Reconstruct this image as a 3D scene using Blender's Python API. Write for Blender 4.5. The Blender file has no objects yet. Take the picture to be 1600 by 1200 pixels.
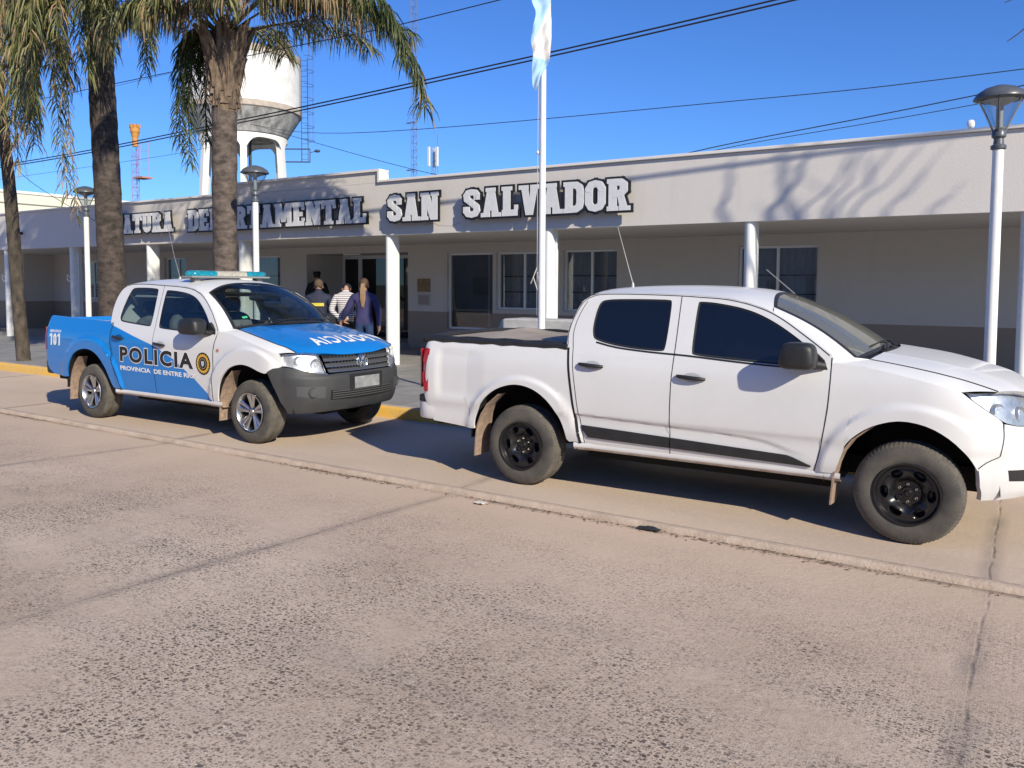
import bpy, bmesh, math, random
from mathutils import Vector, Matrix
rnd = random.Random(7)
R_ = math.radians
S = bpy.context.scene
COL = S.collection

# ------------------------------------------------------------------ camera, sky, sun, exposure
cam = bpy.data.cameras.new('camera'); camo = bpy.data.objects.new('camera', cam); COL.objects.link(camo)
a, p, q = R_(32.7907), R_(3.521), R_(-0.3016)
right = Vector((math.cos(a), math.sin(a), 0)); fwd = Vector((-math.sin(a)*math.cos(p), math.cos(a)*math.cos(p), -math.sin(p)))
up = right.cross(fwd)
r2 = right*math.cos(q) - up*math.sin(q); u2 = right*math.sin(q) + up*math.cos(q)
m = Matrix((r2, u2, -fwd)).transposed().to_4x4(); m.translation = Vector((0, 0, 1.7834)); camo.matrix_world = m
cam.lens = 1264.5/1600*36; cam.sensor_width = 36; cam.shift_y = -(600-522.5)/1600; cam.clip_end = 3000; cam.clip_start = .05
S.camera = camo
S.view_settings.view_transform = 'Standard'; S.view_settings.look = 'None'; S.view_settings.gamma = 1
S.view_settings.exposure = 0.24
SUN = Vector((1.62, -.82, 1.0)).normalized()
w = bpy.data.worlds.new('World'); S.world = w; w.use_nodes = True
nt = w.node_tree; bg = nt.nodes['Background']
sky = nt.nodes.new('ShaderNodeTexSky'); sky.sky_type = 'NISHITA'; sky.sun_disc = False
sky.sun_elevation = math.asin(SUN.z); sky.sun_rotation = math.atan2(SUN.x, SUN.y)
sky.air_density = 1.0; sky.dust_density = 0.0; sky.ozone_density = 3.0; sky.altitude = 0
tn = nt.nodes.new('ShaderNodeMix'); tn.data_type = 'RGBA'; tn.blend_type = 'MULTIPLY'; tn.inputs[0].default_value = 1; tn.inputs[7].default_value = (.42, .74, 1.30, 1)
nt.links.new(sky.outputs[0], tn.inputs[6]); nt.links.new(tn.outputs[2], bg.inputs[0]); bg.inputs[1].default_value = 0.10
sl = bpy.data.lights.new('sun', 'SUN'); sl.energy = 4.9; sl.angle = R_(.7); sl.color = (1, .91, .73)
so = bpy.data.objects.new('sun', sl); COL.objects.link(so); so.rotation_euler = SUN.to_track_quat('Z', 'Y').to_euler(); so.location = (20, -20, 30)

# ------------------------------------------------------------------ materials
MC = {}
def M(name, col, rough=.6, metal=0, coat=0, var=0, vs=3, bump=0, bs=60, spec=.5, col2=None, stretch=None, detail=5, emis=None):
    if name in MC: return MC[name]
    m = bpy.data.materials.new(name); m.use_nodes = True; t = m.node_tree; b = t.nodes['Principled BSDF']
    b.inputs['Base Color'].default_value = (*col, 1); b.inputs['Roughness'].default_value = rough
    b.inputs['Metallic'].default_value = metal; b.inputs['Coat Weight'].default_value = coat
    b.inputs['Coat Roughness'].default_value = .04; b.inputs['Specular IOR Level'].default_value = spec
    tc = t.nodes.new('ShaderNodeTexCoord'); src = tc.outputs['Object']
    if stretch:
        mp = t.nodes.new('ShaderNodeMapping'); mp.inputs['Scale'].default_value = stretch
        t.links.new(src, mp.inputs[0]); src = mp.outputs[0]
    if var or col2:
        n = t.nodes.new('ShaderNodeTexNoise'); n.inputs['Scale'].default_value = vs; n.inputs['Detail'].default_value = detail
        n.inputs['Roughness'].default_value = .65
        t.links.new(src, n.inputs[0]); r = t.nodes.new('ShaderNodeValToRGB')
        c2 = col2 or tuple(c*(1-var) for c in col)
        r.color_ramp.elements[0].position = .35; r.color_ramp.elements[1].position = .65
        r.color_ramp.elements[0].color = (*c2, 1); r.color_ramp.elements[1].color = (*col, 1)
        t.links.new(n.outputs[0], r.inputs[0]); t.links.new(r.outputs[0], b.inputs['Base Color'])
    if bump:
        n = t.nodes.new('ShaderNodeTexNoise'); n.inputs['Scale'].default_value = bs; n.inputs['Detail'].default_value = 4
        t.links.new(src, n.inputs[0]); bp = t.nodes.new('ShaderNodeBump'); bp.inputs['Strength'].default_value = bump
        bp.inputs['Distance'].default_value = .01
        t.links.new(n.outputs[0], bp.inputs['Height']); t.links.new(bp.outputs[0], b.inputs['Normal'])
    MC[name] = m; return m
def glass(name, tint, refl=.06, rough=.0, opaque=0.0, base=(.01, .012, .015)):
    if name in MC: return MC[name]
    m = bpy.data.materials.new(name); m.use_nodes = True; t = m.node_tree; t.nodes.clear()
    o = t.nodes.new('ShaderNodeOutputMaterial'); tr = t.nodes.new('ShaderNodeBsdfTransparent'); tr.inputs[0].default_value = (*tint, 1)
    d = t.nodes.new('ShaderNodeBsdfDiffuse'); d.inputs[0].default_value = (*base, 1)
    mo = t.nodes.new('ShaderNodeMixShader'); mo.inputs[0].default_value = opaque
    t.links.new(tr.outputs[0], mo.inputs[1]); t.links.new(d.outputs[0], mo.inputs[2])
    g = t.nodes.new('ShaderNodeBsdfGlossy'); g.inputs['Roughness'].default_value = rough
    f = t.nodes.new('ShaderNodeLayerWeight'); f.inputs[0].default_value = .5
    pw = t.nodes.new('ShaderNodeMath'); pw.operation = 'POWER'; pw.inputs[1].default_value = 5; t.links.new(f.outputs['Facing'], pw.inputs[0])
    ad = t.nodes.new('ShaderNodeMath'); ad.operation = 'MULTIPLY_ADD'; ad.inputs[1].default_value = .92; ad.inputs[2].default_value = refl; ad.use_clamp = True
    t.links.new(pw.outputs[0], ad.inputs[0])
    mx = t.nodes.new('ShaderNodeMixShader'); t.links.new(ad.outputs[0], mx.inputs[0])
    t.links.new(mo.outputs[0], mx.inputs[1]); t.links.new(g.outputs[0], mx.inputs[2]); t.links.new(mx.outputs[0], o.inputs[0])
    MC[name] = m; return m

# ------------------------------------------------------------------ mesh helper
class MB:
    def __init__(s): s.v = []; s.f = []; s.m = []
    def add(s, vs, fs, mi=0):
        o = len(s.v); s.v += [tuple(v) for v in vs]; s.f += [tuple(i+o for i in f) for f in fs]; s.m += [mi]*len(fs); return s
    def box(s, x0, x1, y0, y1, z0, z1, mi=0):
        vs = [(x, y, z) for z in (z0, z1) for y in (y0, y1) for x in (x0, x1)]
        return s.add(vs, [(0, 2, 3, 1), (4, 5, 7, 6), (0, 1, 5, 4), (2, 6, 7, 3), (0, 4, 6, 2), (1, 3, 7, 5)], mi)
    def grid(s, P, mi=0, flip=False):
        nu, nv = len(P), len(P[0]); vs = [q for r in P for q in r]; fs = []
        for i in range(nu-1):
            for j in range(nv-1):
                f = (i*nv+j, (i+1)*nv+j, (i+1)*nv+j+1, i*nv+j+1); fs.append(f[::-1] if flip else f)
        return s.add(vs, fs, mi)
    def tube(s, pts, rad, n=8, mi=0, cap=True, sq=1.0):
        pts = [Vector(p) for p in pts]; k = len(pts); rads = rad if isinstance(rad, (list, tuple)) else [rad]*k
        T = [(pts[min(i+1, k-1)]-pts[max(i-1, 0)]).normalized() for i in range(k)]
        ref = Vector((0, 0, 1)) if abs(T[0].z) < .9 else Vector((1, 0, 0))
        nrm = T[0].cross(ref).normalized(); vs = []
        for i in range(k):
            nrm = (nrm - T[i]*nrm.dot(T[i])).normalized(); bn = T[i].cross(nrm)
            for j in range(n):
                an = 2*math.pi*j/n; vs.append(pts[i] + (nrm*math.cos(an)*sq + bn*math.sin(an))*rads[i])
        fs = [(i*n+j, i*n+(j+1) % n, (i+1)*n+(j+1) % n, (i+1)*n+j) for i in range(k-1) for j in range(n)]
        if cap: fs += [tuple(range(n))[::-1], tuple((k-1)*n+j for j in range(n))]
        return s.add(vs, fs, mi)
    def lathe(s, prof, n=32, c=(0, 0, 0), axis='z', mi=0, a0=0, a1=2*math.pi, fn=None):
        vs = []; full = abs(a1-a0-2*math.pi) < 1e-6; nn = n if full else n+1
        for i in range(nn):
            an = a0+(a1-a0)*i/n
            for k, (r, h) in enumerate(prof):
                if fn: r, h = fn(r, h, i, k)
                x, y = r*math.cos(an), r*math.sin(an)
                vs.append((c[0]+x, c[1]+y, c[2]+h) if axis == 'z' else (c[0]+x, c[1]+h, c[2]+y) if axis == 'y' else (c[0]+h, c[1]+x, c[2]+y))
        P = len(prof); fs = []
        for i in range(n):
            i2 = (i+1) % nn
            for k in range(P-1): fs.append((i*P+k, i2*P+k, i2*P+k+1, i*P+k+1))
        return s.add(vs, fs, mi)
    def prism(s, poly, y0, y1, mi=0, tf=None):
        """polygon in (x,z) extruded along y"""
        n = len(poly); tf = tf or (lambda x, y, z: (x, y, z))
        vs = [tf(x, y0, z) for x, z in poly] + [tf(x, y1, z) for x, z in poly]
        fs = [tuple(range(n)), tuple(range(2*n-1, n-1, -1))] + [(i, i+n, (i+1) % n+n, (i+1) % n) for i in range(n)]
        return s.add(vs, fs, mi)
    def build(s, name, mats, parent=None, smooth=None, fix=True, bevel=0):
        me = bpy.data.meshes.new(name); me.from_pydata(s.v, [], s.f)
        mats = mats if isinstance(mats, (list, tuple)) else [mats]
        for mm in mats: me.materials.append(mm)
        for pl, i in zip(me.polygons, s.m): pl.material_index = i
        if fix or bevel:
            bm = bmesh.new(); bm.from_mesh(me); bmesh.ops.remove_doubles(bm, verts=bm.verts, dist=1e-5)
            bmesh.ops.recalc_face_normals(bm, faces=bm.faces)
            if bevel:
                ed = [e for e in bm.edges if len(e.link_faces) == 2 and e.calc_face_angle(0) > .6]
                bmesh.ops.bevel(bm, geom=ed, offset=bevel, segments=2, profile=.5, affect='EDGES', clamp_overlap=True)
            bm.to_mesh(me); bm.free()
        if smooth is not None:
            for pl in me.polygons: pl.use_smooth = True
            me.set_sharp_from_angle(angle=R_(smooth))
        me.update(); o = bpy.data.objects.new(name, me); COL.objects.link(o)
        if parent: o.parent = parent
        return o
def tag(o, label=None, cat=None, group=None, kind=None):
    if label: o['label'] = label
    if cat: o['category'] = cat
    if group: o['group'] = group
    if kind: o['kind'] = kind
    return o
def empty(name, loc, label, cat, group=None, rz=0):
    o = bpy.data.objects.new(name, None); o.empty_display_size = .2; COL.objects.link(o); o.location = loc; o.rotation_euler = (0, 0, rz)
    return tag(o, label, cat, group)
def copy_tree(o, parent=None):
    c = o.copy(); COL.objects.link(c)
    if parent: c.parent = parent
    for ch in [x for x in bpy.data.objects if x.parent == o]: copy_tree(ch, c)
    return c
def lerp(a, b, t): return a+(b-a)*t
def tab(T, x):
    if x <= T[0][0]: return T[0][1]
    for (a, b), (c, d) in zip(T, T[1:]):
        if x <= c: return b+(d-b)*(x-a)/(c-a)
    return T[-1][1]
def stab(T, x):   # smooth (catmull) table
    n = len(T)
    if x <= T[0][0]: return T[0][1]
    if x >= T[-1][0]: return T[-1][1]
    for i in range(n-1):
        if x <= T[i+1][0]:
            x0, y0 = T[i]; x1, y1 = T[i+1]; h = x1-x0; t = (x-x0)/h
            m0 = (y1-T[i-1][1])/(x1-T[i-1][0])*h if i > 0 else (y1-y0)
            m1 = (T[i+2][1]-y0)/(T[i+2][0]-x0)*h if i < n-2 else (y1-y0)
            return (2*t**3-3*t*t+1)*y0+(t**3-2*t*t+t)*m0+(-2*t**3+3*t*t)*y1+(t**3-t*t)*m1
def smooth_poly(pts, k=4):
    """catmull through open polyline points"""
    n = len(pts); out = []
    for i in range(n-1):
        p0 = pts[max(i-1, 0)]; p1 = pts[i]; p2 = pts[i+1]; p3 = pts[min(i+2, n-1)]
        for j in range(k):
            t = j/k; out.append(tuple(.5*((2*b)+(-a+c)*t+(2*a-5*b+4*c-d)*t*t+(-a+3*b-3*c+d)*t**3) for a, b, c, d in zip(p0, p1, p2, p3)))
    out.append(tuple(pts[-1])); return out
def smooth_loop(pts, k=2):
    for _ in range(2):
        out = []
        for a, b in zip(pts, pts[1:]+pts[:1]):
            out += [tuple(x*.78+y*.22 for x, y in zip(a, b)), tuple(x*.22+y*.78 for x, y in zip(a, b))]
        pts = out
    return pts
def resample(P, ts):
    L = [0]
    for a, b in zip(P, P[1:]): L.append(L[-1]+math.dist(a, b))
    out = []
    for t in ts:
        s = t*L[-1]; i = 0
        while i < len(P)-2 and L[i+1] < s: i += 1
        u = (s-L[i])/(L[i+1]-L[i]+1e-12); out.append(tuple(x+(y-x)*u for x, y in zip(P[i], P[i+1])))
    return out
def coons(bot, top, left, right, nu, nv, xf=.85):
    us = [i/nu for i in range(nu+1)]; vs = [j/nv for j in range(nv+1)]
    B = resample(bot, us); x0, x1 = B[0][0], B[-1][0]
    uu = [max(0, min(1, xf*(b[0]-x0)/(x1-x0)+(1-xf)*u)) for b, u in zip(B, us)]
    T = resample(top, uu); L = resample(left, vs); Rr = resample(right, vs); G = []
    c00, c10, c01, c11 = B[0], B[-1], T[0], T[-1]
    L[0], L[-1], Rr[0], Rr[-1] = c00, c01, c10, c11
    for i, u in enumerate(uu):
        row = []
        for j, v in enumerate(vs):
            row.append(tuple((1-v)*B[i][k]+v*T[i][k]+(1-u)*L[j][k]+u*Rr[j][k]
                       - ((1-u)*(1-v)*c00[k]+u*(1-v)*c10[k]+(1-u)*v*c01[k]+u*v*c11[k]) for k in range(2)))
        G.append(row)
    return G
def text_mesh(body, size=1, offset=0, spacing=1.0):
    cu = bpy.data.curves.new('t', 'FONT'); cu.body = body; cu.size = size; cu.offset = offset; cu.space_character = spacing
    cu.align_x = 'LEFT'; cu.resolution_u = 4
    o = bpy.data.objects.new('t', cu); COL.objects.link(o)
    bpy.context.view_layer.update(); dg = bpy.context.evaluated_depsgraph_get()
    me = bpy.data.meshes.new_from_object(o.evaluated_get(dg))
    vs = [tuple(v.co) for v in me.vertices]; fs = [tuple(pl.vertices) for pl in me.polygons]
    bpy.data.objects.remove(o); bpy.data.curves.remove(cu); bpy.data.meshes.remove(me)
    xs = [v[0] for v in vs]; ys = [v[1] for v in vs]; x0, x1, y0, y1 = min(xs), max(xs), min(ys), max(ys)
    return vs, fs, (x0, x1, y0, y1)
def text_on(body, x0, x1, z0, z1, lift, offset=0.0, grow=0.0, sub=.12, spacing=1.0):
    """text fitted in a box in 2D (a,b), then lifted by a function to 3D; returns MB data"""
    vs, fs, (a0, a1, b0, b1) = text_mesh(body, 1, offset, spacing)
    bm = bmesh.new(); bv = [bm.verts.new(v) for v in vs]
    for f in fs:
        try: bm.faces.new([bv[i] for i in f])
        except ValueError: pass
    bmesh.ops.triangulate(bm, faces=bm.faces)
    long_e = [e for e in bm.edges if e.calc_length() > sub]
    for _ in range(2):
        bmesh.ops.subdivide_edges(bm, edges=[e for e in bm.edges if e.calc_length() > sub], cuts=1)
        bmesh.ops.triangulate(bm, faces=bm.faces)
    bm.verts.index_update()
    out = []; fsn = [tuple(v.index for v in f.verts) for f in bm.faces]
    for v in bm.verts:
        s, t = (v.co.x-a0)/(a1-a0), (v.co.y-b0)/(b1-b0)
        out.append(lift(x0-grow+(x1-x0+2*grow)*s, z0-grow+(z1-z0+2*grow)*t))
    bm.free(); return out, fsn

# ------------------------------------------------------------------ shared materials
white_paint = M('white_car_paint', (.68, .68, .68), .42, coat=.35, var=.05, vs=2.5, bump=.02, bs=3)
black_plastic = M('black_plastic', (.022, .023, .025), .5, var=.3, vs=9, bump=.08, bs=160)
grey_plastic = M('grey_plastic', (.034, .037, .042), .6, col2=(.045, .045, .045), vs=6, bump=.1, bs=200)
dark = M('dark_void', (.006, .006, .007), .9)
rubber = M('tyre_rubber', (.075, .068, .058), .9, col2=(.13, .115, .095), vs=14, bump=.3, bs=90)
rubber_side = M('tyre_sidewall', (.05, .047, .044), .8, col2=(.10, .09, .076), vs=5, bump=.15, bs=60)
chrome = M('chrome', (.75, .76, .78), .12, metal=1, var=.15, vs=20)
alloy = M('alloy_silver', (.62, .63, .65), .28, metal=1, var=.25, vs=12)
steel_black = M('black_steel', (.012, .012, .014), .3, spec=.6, var=.4, vs=12)
red_lens = M('red_lens', (.50, .012, .018), .35, coat=.35, var=.25, vs=12)
mud = M('dusty_flap', (.36, .25, .18), .95, col2=(.2, .15, .12), vs=18, bump=.3, bs=80)
dustpaint = M('dusty_sill', (.52, .47, .42), .8, col2=(.33, .24, .17), vs=7)
fabric_dark = M('seat_fabric', (.06, .063, .07), .95, var=.4, vs=20, bump=.2, bs=300)
fabric_grey = M('seat_grey', (.22, .22, .23), .95, var=.3, vs=20, bump=.2, bs=300)

# ------------------------------------------------------------------ block letters: every glyph is a set of convex pieces on a 10 high grid
def stroke_quads(pts, wd, closed=False):
    out = []; n = len(pts)
    for i in range(n if closed else n-1):
        a_, b_ = Vector(pts[i]), Vector(pts[(i+1) % n]); d = (b_-a_).normalized(); nn = Vector((-d.y, d.x))*wd/2; e = d*wd*.10
        out.append([tuple(a_-nn-e), tuple(b_-nn+e), tuple(b_+nn+e), tuple(a_+nn-e)])
    for p_ in (pts if closed else pts[1:-1]):
        out.append([(p_[0]+wd/2*math.cos(k*math.pi/6), p_[1]+wd/2*math.sin(k*math.pi/6)) for k in range(12)])
    return out
def bx(x0, z0, x1, z1): return [(x0, z0), (x1, z0), (x1, z1), (x0, z1)]
GL = {
 'S': (6.0, lambda: stroke_quads([(4.85, 6.5), (4.85, 7.9), (4.2, 8.75), (3, 8.95), (1.8, 8.75), (1.15, 7.8), (1.35, 6.5), (3, 5.2), (4.65, 3.8), (4.9, 2.4), (4.2, 1.3), (3, 1.05), (1.8, 1.3), (1.15, 2.2), (1.15, 3.6)], 2.1)+[bx(.1, 1.8, 1.2, 3.8), bx(4.8, 6.3, 5.9, 8.2)]),
 'A': (6.8, lambda: [[(.7, 0), (2.8, 0), (3.9, 10), (2.3, 10)], [(4.0, 0), (6.1, 0), (4.5, 10), (2.9, 10)], bx(2, 2.2, 4.8, 3.9), bx(0, 0, 3.0, 1.3), bx(3.8, 0, 6.8, 1.3), bx(1.7, 8.8, 4.9, 10)]),
 'V': (6.8, lambda: [[(2.3, 0), (3.9, 0), (2.8, 10), (.7, 10)], [(2.9, 0), (4.5, 0), (6.1, 10), (4.0, 10)], bx(0, 8.7, 3.0, 10), bx(3.8, 8.7, 6.8, 10)]),
 'N': (7.0, lambda: [bx(.5, 0, 2.4, 10), bx(4.6, 0, 6.5, 10), [(.8, 10), (3.1, 10), (6.2, 0), (4.0, 0)], bx(0, 0, 2.9, 1.2), bx(0, 8.8, 2.7, 10), bx(4.1, 8.8, 7, 10)]),
 'L': (5.4, lambda: [bx(.5, 0, 2.8, 10), bx(.1, 0, 5.4, 2.0), bx(0, 8.8, 3.4, 10), bx(4.3, 0, 5.4, 3.6)]),
 'D': (6.2, lambda: [bx(.5, 0, 2.7, 10), bx(0, 0, 2, 1.3), bx(0, 8.7, 2, 10)]+stroke_quads([(2, 8.95), (3.8, 8.9), (4.8, 8.2), (5.1, 6.8), (5.1, 3.2), (4.8, 1.8), (3.8, 1.1), (2, 1.05)], 2.1)),
 'O': (6.1, lambda: stroke_quads([(3, 8.95), (1.8, 8.6), (1.1, 7.3), (1.1, 2.7), (1.8, 1.4), (3, 1.05), (4.2, 1.4), (4.9, 2.7), (4.9, 7.3), (4.2, 8.6)], 2.1, True)),
 'R': (6.6, lambda: [bx(.5, 0, 2.7, 10), bx(0, 0, 3.2, 1.3), bx(0, 8.7, 2, 10), [(2.9, 5.3), (4.6, 5.3), (6.0, 0), (3.9, 0)], bx(3.6, 0, 6.6, 1.3)]+stroke_quads([(2, 8.95), (3.9, 8.9), (4.75, 8.2), (4.75, 6.3), (3.9, 5.4), (2, 5.3)], 2.1)),
 'P': (6.0, lambda: [bx(.5, 0, 2.7, 10), bx(0, 0, 3.4, 1.3), bx(0, 8.7, 2, 10)]+stroke_quads([(2, 8.95), (3.9, 8.9), (4.8, 8.1), (4.8, 5.9), (3.9, 5.0), (2, 4.9)], 2.1)),
 'E': (5.6, lambda: [bx(.5, 0, 2.7, 10), bx(0, 8.1, 5.4, 10), bx(.5, 4.1, 4.4, 5.8), bx(0, 0, 5.4, 1.9), bx(4.3, 6.8, 5.4, 10), bx(4.3, 0, 5.4, 3.2)]),
 'F': (5.4, lambda: [bx(.5, 0, 2.7, 10), bx(0, 8.1, 5.4, 10), bx(.5, 4.1, 4.4, 5.8), bx(0, 0, 3.4, 1.3), bx(4.3, 6.8, 5.4, 10)]),
 'T': (6.2, lambda: [bx(2, 0, 4.2, 10), bx(0, 8.1, 6.2, 10), bx(0, 6.6, 1.1, 10), bx(5.1, 6.6, 6.2, 10), bx(1.2, 0, 5.0, 1.3)]),
 'M': (8.4, lambda: [bx(.5, 0, 2.3, 10), bx(6.1, 0, 7.9, 10), [(.8, 10), (3.0, 10), (5.0, 2), (3.4, 2)], [(5.4, 10), (7.6, 10), (5.0, 2), (3.4, 2)], bx(0, 0, 2.9, 1.2), bx(5.5, 0, 8.4, 1.2), bx(0, 8.8, 2.8, 10), bx(5.6, 8.8, 8.4, 10)]),
 'U': (6.4, lambda: stroke_quads([(1.6, 9.4), (1.6, 2.8), (2.2, 1.5), (3.2, 1.1), (4.2, 1.5), (4.8, 2.8), (4.8, 9.4)], 2.1)+[bx(0, 8.7, 3, 10), bx(3.6, 8.7, 6.4, 10)]),
 'J': (5.6, lambda: stroke_quads([(3.9, 9.4), (3.9, 2.8), (3.3, 1.4), (2.3, 1.05), (1.3, 1.5), (1.05, 3.4)], 2.1)+[bx(2.2, 8.7, 5.6, 10)]),
 '1': (4.4, lambda: [bx(2.0, 0, 4.3, 10), [(.3, 7.0), (2.4, 7.8), (2.4, 10), (1.9, 10), (.3, 8.7)]]),
 '0': (5.8, lambda: stroke_quads([(3, 8.9), (2.0, 8.6), (1.4, 7.3), (1.4, 2.7), (2.0, 1.4), (3, 1.1), (4.0, 1.4), (4.6, 2.7), (4.6, 7.3), (4.0, 8.6)], 2.1, True)),
}
def glyph_polys(ch, grow):
    out = []
    for pg in GL[ch][1]():
        ar = sum(pg[i][0]*pg[(i+1) % len(pg)][1]-pg[(i+1) % len(pg)][0]*pg[i][1] for i in range(len(pg)))
        if ar < 0: pg = pg[::-1]
        if grow:
            n = len(pg); q_ = []
            for i in range(n):
                a_, b_, c_ = Vector(pg[i-1]), Vector(pg[i]), Vector(pg[(i+1) % n]); e1 = (b_-a_).normalized(); e2 = (c_-b_).normalized()
                n1 = Vector((e1.y, -e1.x)); n2 = Vector((e2.y, -e2.x)); mm = (n1+n2); mm = mm/max(.4, mm.dot(n1)) ; q_.append(tuple(b_+mm*grow))
            pg = q_
        out.append(pg)
    return out

# ------------------------------------------------------------------ PICKUP
RW = .356; WB = 3.096
class Pickup:
    def __init__(s, **k): s.__dict__.update(k)
    def plan(s, x, z):
        if x > s.xs:
            f = max(0., 1-((x-s.xs)/(s.xn(z)-s.xs))**s.n)**(1/s.n) if x < s.xn(z) else 0.
        else: f = 1.
        if x < -1.02: f *= 1-.5*min(1, ((-1.02-x)/.16))**2*.35
        return f
    def half(s, x, z):
        wd = stab(s.W, z) if z <= 1.2 else s.W[-1][1]-(z-1.2)*s.slope-.10*max(0, z-1.5)**2
        for cx in (0, WB):
            r = math.hypot(x-cx, (z-.37)*1.0)
            if z < 1.12 and r < s.fr+.045 and z > .30:
                t = min(1, max(0, (s.fr+.045-r)/.045)); t = t*t*(3-2*t)
                if r < s.fr: t = 1
                if x > 3.47: t *= max(0, 1-(x-3.47)/.12)
                wd += s.fl*t*min(1, (1.12-z)/.06)*(1 if z > .5 else max(0, (z-.30)/.2)*.5+.5)
        # pressed waist line
        if .45 < z < 1.0 and .5 < x < 2.5:
            cz = s.crease(x)
            if cz: wd -= s.cd*(min(1, max(0, (cz-z)/.014)))*max(0, 1-(cz-z)/.17)*min(1, (x-.5)/.06)*min(1, max(0, (2.42-x)/.2))
        # pressed panel on the rear of the bed
        if s.press and -1.0 < x < -.35:
            e = min(1, max(0, (x+.93)/.05))*min(1, max(0, (z-.72-.0*x)/.05))*min(1, max(0, (1.18-z)/.04))*min(1, max(0, (-.38-x)/.2)); wd -= .016*e
        return wd*s.plan(x, z)
    def side(s, x, z, off=0, sg=-1): return (x, sg*(s.half(x, z)+off), z)
    def front(s, t, z, off=0):
        """t in [-1,1] across the nose; beyond +-1 continues along the side"""
        at = abs(t); sg = -1 if t < 0 else 1
        if at > 1: return (s.xs-(at-1)*1.0, sg*(s.half(s.xs-(at-1), z)+off), z)
        th = at*math.pi/2; c, sn = max(1e-6, math.cos(th)), max(1e-6, math.sin(th)); e = 2/s.n
        x = s.xs+(s.xn(z)+off-s.xs)*c**e
        wb = s.half(s.xs-.001, z) if True else 0
        # keep the arch flare of the side alive close to it
        hx = s.half(min(x, s.xn(z)-.0005), z)/max(s.plan(min(x, s.xn(z)-.0005), z), 1e-3)
        return (x, sg*(hx+off)*sn**e, z)
    def tx(s, x, z): return 2/math.pi*math.acos(max(0, min(1, (x-s.xs)/(s.xn(z)-s.xs)))**(s.n/2)) if x > s.xs else 1+(s.xs-x)
    def tv(s, v, z): return (1 if v > 0 else -1)*2/math.pi*math.asin(min(1, abs(v)/s.half(s.xs-.001, z))**(s.n/2))
    def hoodz(s, x, v):
        av = min(1.0, abs(v)/.90); zc = stab(s.zc, x)
        return zc-(s.d0+s.d1*max(0, x-2.8))*(.30*av**2+.70*av**6)-s.hr*math.exp(-((abs(v)-.52)/.05)**2)*-1*min(1, max(0, (3.6-x)*3))
def panel(P, G, name, mats, parent, off=0, rim=.018, smooth=28, sgs=(-1,), mi=0, lift=None):
    mb = MB()
    for sg in sgs:
        L = lift or (lambda x, z, o: P.side(x, z, o, sg))
        Q = [[L(x, z, off) for x, z in row] for row in G]; mb.grid(Q, mi, flip=(sg > 0))
        if rim:
            nu, nv = len(G), len(G[0])
            loop = [(i, 0) for i in range(nu)]+[(nu-1, j) for j in range(1, nv)]+[(i, nv-1) for i in range(nu-2, -1, -1)]+[(0, j) for j in range(nv-2, 0, -1)]
            outer = [Q[i][j] for i, j in loop]; inner = [L(*G[i][j], off-rim) for i, j in loop]
            outer.append(outer[0]); inner.append(inner[0]); mb.grid([outer, inner], mi)
    return mb.build(name, mats, parent, smooth=smooth)
def ring(P, outer, hole, sub=3):
    cx = sum(p[0] for p in hole)/len(hole); cz = sum(p[1] for p in hole)/len(hole)
    angs = set(round(2*math.pi*i/72, 4) for i in range(72))
    for p_ in outer+hole: angs.add(round(math.atan2(p_[1]-cz, p_[0]-cx) % (2*math.pi), 4))
    angs = sorted(angs)
    def hit(poly, an):
        dx, dz = math.cos(an), math.sin(an); best = None
        for i in range(len(poly)):
            ax, az = poly[i][0]-cx, poly[i][1]-cz; bx, bz = poly[(i+1) % len(poly)][0]-cx, poly[(i+1) % len(poly)][1]-cz
            ex, ez = bx-ax, bz-az; den = dx*ez-dz*ex
            if abs(den) < 1e-12: continue
            t = (ax*ez-az*ex)/den; u = (ax*dz-az*dx)/den
            if t > 0 and -1e-6 <= u <= 1+1e-6 and (best is None or t < best): best = t
        return (cx+dx*(best or .1), cz+dz*(best or .1))
    O = [hit(outer, an) for an in angs]; H = [hit(hole, an) for an in angs]; O.append(O[0]); H.append(H[0])
    return [[(lerp(o[0], h[0], k/sub), lerp(o[1], h[1], k/sub)) for k in range(sub+1)] for o, h in zip(O, H)], (cx, cz)
def inset(poly, d):
    n = len(poly); out = []
    ar = sum(poly[i][0]*poly[(i+1) % n][1]-poly[(i+1) % n][0]*poly[i][1] for i in range(n)); sg = 1 if ar > 0 else -1
    for i in range(n):
        a_, b_, c_ = poly[i-1], poly[i], poly[(i+1) % n]
        e = Vector((c_[0]-a_[0], c_[1]-a_[1])).normalized(); out.append((b_[0]-e.y*d*sg, b_[1]+e.x*d*sg))
    return out
def fan(P, poly, lift, mb, mi=0, rings=4):
    cx = sum(p_[0] for p_ in poly)/len(poly); cz = sum(p_[1] for p_ in poly)/len(poly)
    G = [[lift(lerp(cx, x, k/rings), lerp(cz, z, k/rings)) for k in range(rings+1)] for x, z in poly+[poly[0]]]
    mb.grid(G, mi)
def seam(P, pts, w, parent, name='seam', off=.0025, sgs=(-1, 1), mat=None, k=3):
    pp = smooth_poly(pts, k)
    for sg in sgs:
        A, B = [], []; mb = MB()
        for i, (x, z) in enumerate(pp):
            x0, z0 = pp[max(i-1, 0)]; x1, z1 = pp[min(i+1, len(pp)-1)]; L = math.hypot(x1-x0, z1-z0)+1e-9; nx, nz = -(z1-z0)/L*w/2, (x1-x0)/L*w/2
            A.append(P.side(x+nx, z+nz, off, sg)); B.append(P.side(x-nx, z-nz, off, sg))
        mb.grid([A, B]); mb.build(name, mat or dark, parent)
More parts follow.
